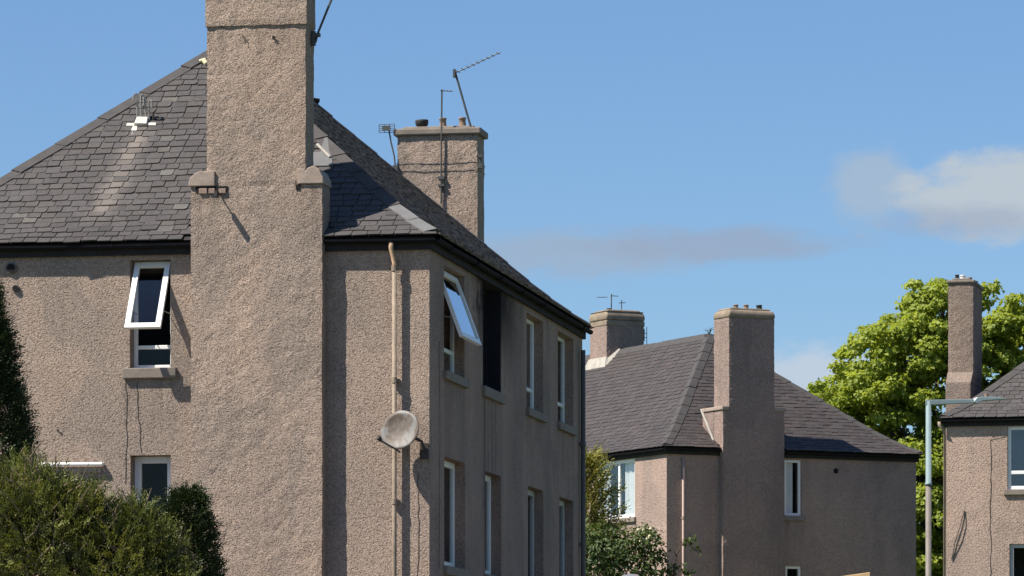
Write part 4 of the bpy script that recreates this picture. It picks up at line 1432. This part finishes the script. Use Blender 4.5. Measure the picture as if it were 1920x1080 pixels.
b1, e1 = yagi((-0.15, 0, 0.50), (-1, -0.1, -0.05), 0.32, 5, 0.10)
b2, e2 = yagi((0.0, 0, 0.55), (1, 0.2, 0), 0.25, 4, 0.09)
aerial(locB(3.72, 10.3, 13.6), R(26), 'spiky aerial on top of the left chimney of the pinkish block', [(0, 0, 0), (0, 0, 0.6)],
       [('boom', b1 + b2), ('elements', e1 + e2), ('second_mast', [((0.35, 0.05, 0.0), (0.35, 0.05, 0.45), 0.012), ((0.27, 0.05, 0.36), (0.48, 0.05, 0.38), 0.012)])], 0.016)
b1, e1 = yagi((0.12, 0, 0.1), (0.2, -1, 0), 0.2, 3, 0.0)
aerial(locB(4.60, 10.2, 13.0), R(26), 'small upright aerial fixed to the right side of the left chimney of the pinkish block', [(0.02, 0, 0.0), (0.12, 0, 0.02), (0.12, 0, 0.22)],
       [('elements', [((0.20, 0, -0.22), (0.20, 0, 0.30), 0.010), ((0.12, 0, -0.1), (0.12, 0, 0.25), 0.012), ((0.12, 0, 0.12), (0.2, 0, 0.12), 0.010), ((0.12, 0, 0.0), (0.2, 0, 0.0), 0.010)])], 0.014)

# ------------------------------------------------------------------ third block (right edge)
rootC, mwC = block_root(1775, 100.0, -13, 'buff block with slim chimney cut off by the right edge')
KL, KW, KZ = 13.5, 7.8, 9.10
pCF = lambda a, t, z: Vector((a, t, z))
pCL = lambda a, t, z: Vector((t, a, z))
pCR = lambda a, t, z: Vector((KL - t, a, z))
pCB = lambda a, t, z: Vector((a, KW - t, z))
cf_open = [(1.42, 3.0, 7.42, 8.90), (1.47, 3.0, 4.6, 6.15)]
for pl, a1, ops in ((pCF, KL, cf_open), (pCL, KW, []), (pCR, KW, []), (pCB, KL, [])):
    w = MB()
    wall_faces(w, pl, 0, a1, 0.3, KZ - 0.03, ops, 0.3)
    w.build('wall', M['harl_buff'], rootC)
wc = window(rootC, pCF, *cf_open[0], rec=0.12, transom=7.82, fw=0.08, glass='glass_sky', frame='upvc')
MB().pbox(pCF, 1.5, 2.9, 0.32, 0.34, 7.5, 8.6).build('curtain', M['curtain'], wc)
window(rootC, pCF, *cf_open[1], rec=0.12, fw=0.09, frame='upvc_old')


# the roof is built in a frame turned by 90 degrees: local x' = y, y' = KL - x
roofC_frame = Matrix(((0, -1, 0, KL), (1, 0, 0, 0), (0, 0, 1, 0), (0, 0, 0, 1)))
rfC = Roof(-OV, KW + OV, -OV, KL + OV, KZ, 41.0)
roofC = roof_shell(rootC, rfC, (0, KW, 0, KL))
roofC.matrix_local = roofC_frame
for c in list(rootC.children):
    if c.name.startswith('fascia'):
        c.matrix_local = roofC_frame
# in that frame the wall facing the camera is 'left' and the wall facing left is 'back'


def skipC(fn, a, p):
    return False


lay_slates(rootC, roofC, rfC, mwC @ roofC_frame, 'slate', 'slate_s', 0.168, 0.17, 0.30, ('left', 'back'), skipC,
           lambda x, y: 1750 < x < 1925, 300, None, 15)
hip_caps(roofC, rfC, 'back', 'left', 1, 0, seg=0.5, wing=0.2)
hip_caps(roofC, rfC, 'back', 'right', 0, 1, seg=0.5, wing=0.17)
hip_caps(roofC, rfC, 'front', 'left', 0, 1, seg=0.6, wing=0.17)
hip_caps(roofC, rfC, 'front', 'right', 1, 0, seg=0.6, wing=0.17)
ridge_caps(roofC, rfC)
gzc = KZ - 0.045
gutter_run(rootC, (-0.12, -0.12, gzc), (KL + 0.12, -0.12, gzc))
gutter_run(rootC, (-0.12, 1.3, gzc), (-0.12, -0.12, gzc))
brC = MB().box(-0.2, 0.40, 1.38, 3.55, 0.3, 10.05).build('chimney_breast', M['harl_drab'], rootC)
bevel(brC, 0.02)
bevel(MB().hexa([(-0.2, 1.38, 10.051), (0.40, 1.38, 10.051), (0.40, 3.55, 10.051), (-0.2, 3.55, 10.051), (-0.18, 1.6, 10.32), (0.43, 1.6, 10.32), (0.43, 3.4, 10.32), (-0.18, 3.4, 10.32)]).build('shoulder_stone', M['harl_drab'], brC), 0.012)
cC = chimney(rootC, -0.17, 0.43, 1.62, 3.42, 10.2, 12.44, 'harl_drab', cop_h=0.08, cop_over=0.04, pots=[
    (0.02, 1.8, 0.12, 0.05, 'pot_black', False), (0.10, 2.3, 0.16, 0.07, 'white', False), (0.2, 2.8, 0.16, 0.06, 'pot', False), (0.32, 3.1, 0.1, 0.05, 'pot_black', False)])
crack(rootC, pCF, [(1.04, 8.58), (1.035, 7.5), (1.03, 6.0), (1.04, 5.0)], 0.02)
crack(rootC, pCF, [(1.04, 8.58), (1.2, 8.62), (1.40, 8.65)], 0.015)
cbl = MB().tube([pCF(0.42, -0.02, 6.95), pCF(0.33, -0.03, 6.6), pCF(0.2, -0.03, 6.2), pCF(0.12, -0.02, 5.78)], 0.010, 5).build('loose_cable', M['iron'], rootC)
MB().tube([pCF(0.42, -0.02, 6.95), pCF(0.41, -0.04, 6.65), pCF(0.32, -0.04, 6.3), pCF(0.12, -0.02, 5.78)], 0.010, 5).build('loose_cable', M['iron'], rootC)
el = MB().tube([(-0.16, -0.13, 9.02), (-0.15, -0.13, 8.93), (-0.06, -0.1, 8.84), (-0.05, 0.02, 8.7), (-0.06, 0.02, 0.4)], [0.04, 0.04, 0.035, 0.03, 0.03], 8).build('downpipe', M['pipe'], rootC)
el.data.shade_smooth()

# ------------------------------------------------------------------ street lamp
LY = 80.0
lx = lambda px: (px - 960) / FPX * LY
lz = lambda py: EYE + (HOR - py) / FPX * LY
sl_ = empty('street_lamp', (lx(1741), LY, ground_z(0, LY)))
tag(sl_, 'street lamp with right-angled arm between the pinkish block and the buff block', 'street lamp')
g0 = ground_z(0, LY)
zt, zm = lz(752) - g0, lz(908) - g0
MB().tube([(0, 0, 0), (0, 0, 1.2), (0, 0, 1.25), (0, 0, zm)], [0.08, 0.08, 0.06, 0.056], 14).build('lower_post', M['lamp_lo'], sl_).data.shade_smooth()
MB().tube([(0, 0, zm - 0.02), (0, 0, zm + 0.03), (0, 0, zm + 0.031), (0, 0, zt)], [0.068, 0.068, 0.055, 0.052], 14).build('upper_post', M['lamp_up'], sl_).data.shade_smooth()
bevel(MB().hexa([(-0.052, -0.045, zt - 0.08), (0.88, -0.03, zt - 0.035), (0.88, 0.03, zt - 0.035), (-0.052, 0.045, zt - 0.08), (-0.052, -0.045, zt + 0.02), (0.88, -0.03, zt + 0.035), (0.88, 0.03, zt + 0.035), (-0.052, 0.045, zt + 0.02)]).build('arm', M['lamp_up'], sl_), 0.01)
lh = MB()
lh.prism([(0.84, zt - 0.02), (0.90, zt + 0.06), (1.0, zt + 0.075), (1.25, zt + 0.07), (1.42, zt + 0.045), (1.45, zt + 0.03), (1.0, zt + 0.0), (0.9, zt - 0.06)], lambda u, v, t: (u, t, v), -0.10, 0.10)
bevel(lh.build('lantern', M['lamp_up'], sl_), 0.02)
MB().tube([(0.86, -0.02, zt + 0.0), (0.93, -0.03, zt + 0.03)], [0.05, 0.045], 10).build('lantern_collar', M['white'], sl_)
MB().tube([(1.08, 0, zt + 0.06), (1.08, 0, zt + 0.14)], [0.035, 0.03], 10).build('photocell', M['pot'], sl_)

# ------------------------------------------------------------------ small things at the bottom edge
SY = 45.0
sg = empty('road_sign', ((1182 - 960) / FPX * SY, SY, 0))
tag(sg, 'grey round sign back just rising over the bottom edge below the shrubs', 'sign')
ztop = EYE + (HOR - 1076) / FPX * SY
MB().tube([(0, -0.01, ztop - 0.215), (0, 0.01, ztop - 0.215)], 0.215, 40).build('sign_plate', M['sign_back'], sg)
MB().tube([(0, 0.04, 0), (0, 0.04, ztop - 0.1)], 0.03, 10).build('post', M['galv'], sg)

TY = 40.0
tb = empty('timber_frame', ((1600 - 960) / FPX * TY, TY, 0))
tag(tb, 'sloping fresh timber rail lit orange at the bottom edge before the pinkish block', 'timber frame')
tz = EYE + (HOR - 1073) / FPX * TY
bevel(MB().hexa([(-0.62, -0.02, tz - 0.15), (0.155, -0.02, tz - 0.045), (0.155, 0.05, tz - 0.045), (-0.62, 0.05, tz - 0.15),
                 (-0.62, -0.02, tz - 0.108), (0.155, -0.02, tz + 0.0), (0.155, 0.05, tz + 0.0), (-0.62, 0.05, tz - 0.108)]).build('rail', M['timber'], tb), 0.004)
for x, zz in ((-0.5, tz - 0.135), (0.05, tz - 0.062)):
    MB().box(x - 0.035, x + 0.035, -0.015, 0.045, 0, zz).build('post', M['timber'], tb)


# ------------------------------------------------------------------ foliage
def leaf_mesh(name, mat, parent, C, D, N, size, aspect, tint, fold=0.25):
    """C centres, D leaf directions, N leaf normals, size lengths: one folded diamond per leaf"""
    n = len(C)
    D = D / np.linalg.norm(D, axis=1, keepdims=True)
    S = np.cross(D, N)
    S /= np.linalg.norm(S, axis=1, keepdims=True) + 1e-9
    U = np.cross(S, D)
    L = size[:, None]
    v = np.empty((n, 4, 3))
    v[:, 0] = C - D * L * 0.5
    v[:, 1] = C + S * L * aspect * 0.5 + U * L * fold * aspect
    v[:, 2] = C + D * L * 0.5 - U * L * 0.08
    v[:, 3] = C - S * L * aspect * 0.5 + U * L * fold * aspect
    me = bpy.data.meshes.new(name)
    me.vertices.add(n * 4)
    me.vertices.foreach_set('co', v.reshape(-1))
    idx = np.arange(n * 4).reshape(n, 4)
    tri = np.stack([idx[:, [0, 1, 2]], idx[:, [0, 2, 3]]], 1).reshape(-1)
    me.loops.add(len(tri))
    me.loops.foreach_set('vertex_index', tri.astype(np.int32))
    me.polygons.add(n * 2)
    me.polygons.foreach_set('loop_start', np.arange(0, n * 6, 3, dtype=np.int32))
    me.update(calc_edges=True)
    at = me.attributes.new('tint', 'FLOAT', 'POINT')
    at.data.foreach_set('value', np.repeat(np.clip(tint, 0, 1), 4).astype(np.float32))
    me.materials.append(M[mat])
    o = bpy.data.objects.new(name, me)
    COL.objects.link(o)
    o.parent = parent
    return o


def unit(n):
    v = rng.normal(size=(n, 3))
    return v / np.linalg.norm(v, axis=1, keepdims=True)


def broadleaf(root, mat, clumps, n, size, aspect=0.75, flat=0.6, tint_by_clump=0.4, name='crown'):
    """leaves spread through a set of clumps (centre, radii); layered sprays facing up and out"""
    cen = np.array([c[0] for c in clumps], float)
    rad = np.array([c[1] for c in clumps], float)
    vol = rad.prod(axis=1) ** 0.72
    which = rng.choice(len(clumps), n, p=vol / vol.sum())
    u = unit(n)
    r = 0.45 + 0.55 * rng.random(n) ** 0.55
    lump = 1 + 0.22 * np.sin(u[:, 0] * 7 + which) * np.sin(u[:, 1] * 6 + which * 1.7) + 0.15 * np.sin(u[:, 2] * 11 + which * 0.6)
    C = cen[which] + u * rad[which] * (r * lump)[:, None]
    C += rng.normal(size=(n, 3)) * 0.04
    Nn = u * (1 - flat) + np.array([0, 0, 1.0]) * flat + unit(n) * 0.55
    Nn /= np.linalg.norm(Nn, axis=1, keepdims=True)
    D = np.cross(Nn, unit(n)) + u * 0.3 - np.array([0, 0, 0.25])
    cl = rng.random(len(clumps))
    tint = 0.5 + tint_by_clump * (cl[which] - 0.5) + 0.5 * (rng.random(n) - 0.5)
    sz = size * (0.65 + 0.7 * rng.random(n))
    return leaf_mesh(name, mat, root, C, D, Nn, sz, aspect, tint)


def sprays(root, mat, pos, out, n_leaf, stem, leaf, name='crown', up=0.25, curl=0.5, tint0=0.5, flatten=0.6):
    """conifer sprays: a short stem at each position with leaflets to both sides in one fan"""
    n = len(pos)
    d = out + np.array([0, 0, up]) + unit(n) * curl
    d /= np.linalg.norm(d, axis=1, keepdims=True)
    sd = np.cross(d, unit(n))
    sd /= np.linalg.norm(sd, axis=1, keepdims=True)
    nm = np.cross(sd, d)
    Ls = stem * (0.6 + 0.8 * rng.random(n))
    Cs, Ds, Ns, Ss, Ts = [], [], [], [], []
    tb = tint0 + 0.6 * (rng.random(n) - 0.5)
    for k in range(n_leaf):
        f = (k + 0.5) / n_leaf
        side = 1 if k % 2 else -1
        p = pos + d * (Ls * f)[:, None] + sd * (side * leaf * 0.35 * (1 - 0.5 * f))
        p = p + nm * (rng.normal(size=n) * leaf * 0.25)[:, None]
        dd = d * 0.8 + sd * side * (0.9 - 0.6 * f) + unit(n) * 0.25
        Cs.append(p)
        Ds.append(dd)
        Ns.append(nm + unit(n) * 0.4)
        Ss.append(leaf * (0.7 + 0.6 * rng.random(n)) * (1.1 - 0.4 * f))
        Ts.append(tb + 0.3 * f - 0.1 + 0.15 * (rng.random(n) - 0.5))
    return leaf_mesh(name, mat, root, np.concatenate(Cs), np.concatenate(Ds), np.concatenate(Ns), np.concatenate(Ss), 0.34, np.concatenate(Ts), 0.1)


def limbs(root, base, top, r0, ends, name='trunk'):
    mb = MB()
    base, top = Vector(base), Vector(top)
    mid = base.lerp(top, 0.5) + Vector((0.15, 0.1, 0))
    mb.tube([base, base.lerp(mid, 0.3), mid, top], [r0 * 1.25, r0, r0 * 0.8, r0 * 0.45], 10)
    rr = random.Random(int(abs(base.x * 10)))
    for e in ends:
        e = Vector(e)
        s = base.lerp(top, rr.uniform(0.4, 0.95))
        m = s.lerp(e, 0.5) + Vector((rr.uniform(-.3, .3), rr.uniform(-.3, .3), rr.uniform(0.1, 0.5))) * (e - s).length * 0.25
        mb.tube([s, s.lerp(m, 0.6), m, e], [r0 * 0.38, r0 * 0.28, r0 * 0.2, r0 * 0.06], 7)
    return mb.build(name, M['bark'], root, smooth=True)


# big sycamore behind the right-hand block
TYD = 132.0
tpx = lambda x, y, Y=TYD: ((x - 960) / FPX * Y, EYE + (HOR - y) / FPX * Y)
tr = empty('sycamore_tree', (tpx(1800, 900)[0], TYD, ground_z(0, TYD)))
tag(tr, 'big bright green leafy tree behind the slim chimney and street lamp', 'tree')
ox, oz = tr.location.x, tr.location.z
outline = [  # picture-plane lobes: x, y, radius in px; spread in depth below
    (1735, 590, 62), (1690, 610, 55), (1780, 575, 60), (1850, 590, 60), (1900, 590, 62), (1960, 620, 80), (1665, 650, 60), (1640, 645, 50),
    (1615, 655, 40), (1720, 660, 70), (1640, 700, 55), (1700, 740, 75), (1770, 690, 80), (1860, 660, 80), (1940, 700, 90), (1610, 735, 48),
    (1565, 740, 42), (1545, 735, 26), (1600, 790, 60), (1670, 800, 70), (1740, 830, 80), (1820, 790, 80), (1900, 790, 90), (1560, 790, 40),
    (1690, 880, 75), (1760, 910, 80), (1840, 890, 80), (1920, 880, 90), (1620, 850, 60), (1740, 990, 80), (1820, 990, 80), (1680, 960, 70),
    (1548, 748, 38), (1532, 735, 24), (1585, 705, 34), (1600, 680, 34), (2020, 700, 100), (2030, 820, 110), (1760, 560, 40), (1725, 545, 30), (1765, 1060, 80), (1700, 1050, 70), (1830, 1070, 80), (1990, 930, 100), (1755, 535, 22)]
clumps = []
rr = random.Random(31)
for (x, y, r_) in outline:
    X, Z = tpx(x, y)
    rm = r_ / FPX * TYD
    depth = 3.0 * math.sqrt(max(0.05, 1 - ((x - 1810) / 330) ** 2))
    for k in range(15 if r_ > 45 else 9):
        f = rr.uniform(-1, 1)
        a_, q_ = rr.uniform(0, 6.28), math.sqrt(rr.random()) * 0.85
        w_ = rm * rr.uniform(0.26, 0.46)
        clumps.append(((X - ox + math.cos(a_) * q_ * rm, f * depth, Z - oz + math.sin(a_) * q_ * rm - abs(f) * 0.3), (w_ * 1.25, w_ * 1.25, w_ * rr.uniform(0.4, 0.65))))
broadleaf(tr, 'leaf_tree', clumps, 128000, 0.165, 0.8, 0.45, 0.55)
ends = [c[0] for c in rr.sample(clumps, 26)]
limbs(tr, (0, 0, -0.3), (0.2, 0, 8.5), 0.42, ends)

# bottom-left: tall dark conifer at the edge, spreading juniper, darker upright conifer
JY = 52.0


def conifer(name, label, px, Y, base_z, top_px, half_w_px, mat, n, leaf, stem, lean=0.0, wild=0.18, tint0=0.5, cat='tree', power=0.75, twigs=0, n_leaf=9, curl=0.5, tint_h=0.0):
    X = (px - 960) / FPX * Y
    top = EYE + (HOR - top_px) / FPX * Y - base_z
    hw = half_w_px / FPX * Y
    root = empty(name, (X, Y, base_z))
    tag(root, label, cat)
    h = rng.random(n) ** 0.8
    a = rng.random(n) * 2 * math.pi
    prof = np.clip((1 - h) ** power * 1.0 + 0.04, 0, 1)
    lump = 1 + wild * (np.sin(a * 3 + h * 17) + np.sin(a * 5 - h * 29 + 1) * 0.7 + np.sin(a * 2 + h * 51) * 0.6)
    inner = 0.62 + 0.38 * rng.random(n) ** 0.6
    r = hw * prof * lump * inner
    pos = np.stack([np.cos(a) * r + lean * h, np.sin(a) * r, 0.3 + h * (top - 0.3) - stem * 0.3], 1)
    out = np.stack([np.cos(a), np.sin(a), np.full(n, 0.45)], 1)
    sprays(root, mat, pos, out, n_leaf, stem, leaf, 'crown', 0.3, curl, tint0 + tint_h * (h - 0.8))
    MB().tube([(0, 0, -0.2), (lean * 0.3, 0, top * 0.4), (lean * 0.9, 0, top * 0.93)], [hw * 0.14, hw * 0.09, 0.015], 8).build('trunk', M['bark'], root)
    if twigs:
        mb = MB()
        rt = random.Random(5)
        for k in range(twigs):
            z = rt.uniform(0.45, 0.95) * top
            aa = rt.uniform(math.pi, 2 * math.pi)
            f = hw * (1 - z / top) ** power * rt.uniform(0.85, 1.1)
            p = Vector((math.cos(aa) * f * 0.5, math.sin(aa) * f * 0.5, z - 0.2))
            q = Vector((math.cos(aa) * f, math.sin(aa) * f, z + rt.uniform(-0.1, 0.3)))
            m = p.lerp(q, 0.5) + Vector((rt.uniform(-.08, .08), 0, rt.uniform(-.05, .1)))
            mb.tube([p, m, q], [0.012, 0.009, 0.004], 5)
        tag(mb.build('twigs', M['twig'], root), kind='stuff')
    return root


conifer('conifer_tree', 'tall dark conifer rising at the left edge above the bushy juniper', -34, 54.0, 0.0, 530, 235, 'leaf_dark', 15000, 0.055, 0.20, wild=0.10, tint0=0.45, power=0.9)


def juniper():
    X = (130 - 960) / FPX * JY
    root = empty('juniper_bush', (X, JY, 0))
    tag(root, 'wide sunlit yellow-green juniper with bare twigs in the lower left corner', 'shrub')
    sc = FPX / JY
    lobes = [(20, 905, 85), (75, 880, 62), (130, 925, 80), (60, 960, 110), (180, 960, 82), (235, 985, 78), (100, 1040, 120), (200, 1060, 100), (280, 1030, 70), (40, 845, 42),
             (258, 905, 18), (160, 895, 34), (118, 880, 30), (265, 940, 40), (300, 975, 42), (310, 1070, 70), (-40, 1000, 110), (-30, 900, 60), (225, 930, 40)]
    pos, out = [], []
    for (x, y, r_) in lobes:
        n = int(4.6 * r_ + 30)
        u = unit(n)
        lump = 1 + 0.2 * np.sin(u[:, 0] * 6 + x) * np.sin(u[:, 2] * 7 + y)
        rr_ = (0.55 + 0.45 * rng.random(n) ** 0.5) * lump
        c = np.array([(x - 130) / sc, rng.uniform(-0.25, 0.25) - (y - 900) / sc * 0.25, EYE + (HOR - y - 60) / sc])
        pos.append(c + u * (r_ / sc) * rr_[:, None] * np.array([1, 1.0, 0.95]))
        out.append(u)
    pos, out = np.concatenate(pos), np.concatenate(out)
    pos += out * (np.maximum(0, rng.normal(size=len(pos)) * 0.07 - 0.03))[:, None]
    lump_t = 0.5 + 0.30 * np.sin(pos[:, 0] * 5.1 + 1) * np.sin(pos[:, 2] * 6.3) + 0.2 * np.sin(pos[:, 0] * 13 + pos[:, 2] * 11)
    sprays(root, 'leaf_yew', pos, out, 12, 0.20, 0.060, 'crown', 0.5, 0.55, lump_t)
    mb = MB()
    rt = random.Random(8)
    for k in range(170):
        x, y, r_ = rt.choice(lobes[:9])
        c = Vector(((x - 130) / sc, -r_ / sc * 0.75, EYE + (HOR - y) / sc))
        p = c + Vector((rt.uniform(-.3, .3), rt.uniform(-.05, .35), rt.uniform(-.4, .1)))
        q = p + Vector((rt.uniform(-.3, .3), rt.uniform(-.25, .0), rt.uniform(0.1, 0.4)))
        m = p.lerp(q, 0.5) + Vector((rt.uniform(-.06, .06), 0, rt.uniform(-.05, .05)))
        mb.tube([p, m, q], [0.012, 0.009, 0.004], 5)
    tag(mb.build('twigs', M['twig'], root), kind='stuff')
    mb = MB()
    for k in range(6):
        a = rt.uniform(-0.8, 0.8)
        mb.tube([(a * 0.2, 0, -0.2), (a * 0.8, 0, 1.6), (a * 1.2, -0.1, 3.4), (a * 1.3, -0.1, 4.2)], [0.08, 0.06, 0.035, 0.012], 7)
    mb.build('trunk', M['bark'], root)


juniper()
conifer('conifer_tree', 'small dark upright conifer between the juniper and the near chimney wall', 352, 53.2, 0.0, 915, 78, 'leaf_dark', 7500, 0.05, 0.16, wild=0.16, tint0=0.55, power=0.36)

# right of the main block: golden conifer, leafy shrub, thin sapling
conifer('golden_conifer', 'golden-tipped conifer peeping out past the far corner of the near block', 1098, 88.0, 0.6, 850, 88, 'leaf_gold', 3000, 0.10, 0.42, wild=0.42, tint0=0.6, power=0.62, tint_h=2.2, curl=0.35)
HYY = 84.0
sh = empty('leafy_shrub', ((1170 - 960) / FPX * HYY, HYY, 0.45))
tag(sh, 'dark leafy shrub with a few cream flowers below the bright curtained window', 'shrub')
scs = FPX / HYY
cl = []
for (x, y, r_) in [(1150, 1030, 45), (1190, 1020, 38), (1215, 1015, 30), (1120, 1050, 40), (1170, 1070, 55), (1220, 1065, 34), (1130, 1000, 28), (1235, 1040, 18), (1212, 995, 16), (1105, 1010, 30)]:
    cl.append((((x - 1170) / scs, rng.uniform(-.2, .2), EYE - 0.45 + (HOR - y) / scs), (r_ / scs, r_ / scs, r_ / scs * 0.9)))
for k in range(8):
    cl.append(((rng.uniform(-.5, .4), rng.uniform(-.3, .3), rng.uniform(1.0, 4.0)), (0.5, 0.5, 0.5)))
broadleaf(sh, 'leaf_bush', cl, 8500, 0.095, 0.55, 0.35, 0.5)
limbs(sh, (0, 0, -0.2), (0.05, 0, 4.2), 0.06, [c[0] for c in cl[:8]])
fl = MB()
for k in range(9):
    x, y = (1208 + rng.uniform(-14, 14), 1003 + rng.uniform(-14, 14))
    p = Vector(((x - 1170) / scs, -0.28 + rng.uniform(-.08, .05), EYE - 0.45 + (HOR - y) / scs))
    fl.tube([p + Vector((0, 0.02, -0.02)), p, p + Vector((0, -0.015, 0.012))], [0.01, 0.035, 0.02], 6)
tag(fl.build('flowers', M['flower'], sh), kind='stuff')

sp = empty('sapling', ((1262 - 960) / FPX * HYY, HYY, 0.45))
tag(sp, 'thin bare-stemmed sapling with a few leaves before the shaded pinkish wall', 'sapling')
stem_px = [(1262, 1385 + 40), (1262, 1120), (1264, 1060), (1270, 1035), (1282, 1018), (1300, 1010)]
P_ = [Vector(((x - 1262) / scs, 0, EYE - 0.45 + (HOR - y) / scs)) for x, y in stem_px]
P_[0].z = -0.1
mb = MB().tube(P_, [0.03, 0.022, 0.016, 0.013, 0.01, 0.005], 7)
twig2 = [(1268, 1042), (1262, 1032), (1258, 1028)]
mb.tube([Vector(((x - 1262) / scs, 0, EYE - 0.45 + (HOR - y) / scs)) for x, y in twig2], [0.012, 0.009, 0.005], 6)
tw3 = [(1286, 1017), (1306, 1032), (1314, 1050), (1322, 1060), (1330, 1063)]
mb.tube([Vector(((x - 1262) / scs, 0, EYE - 0.45 + (HOR - y) / scs)) for x, y in tw3], [0.010, 0.010, 0.012, 0.012, 0.006], 6)
mb.build('trunk', M['bark'], sp)
cl = [(((x - 1262) / scs, 0, EYE - 0.45 + (HOR - y) / scs), (r_ / scs, r_ / scs, r_ / scs * 0.6)) for (x, y, r_) in [(1286, 1018, 12), (1298, 1010, 9), (1270, 1062, 9), (1306, 1030, 7), (1260, 1072, 10), (1290, 1072, 9), (1250, 1075, 10)]]
broadleaf(sp, 'leaf_bush', cl, 110, 0.11, 0.5, 0.3, 0.3)
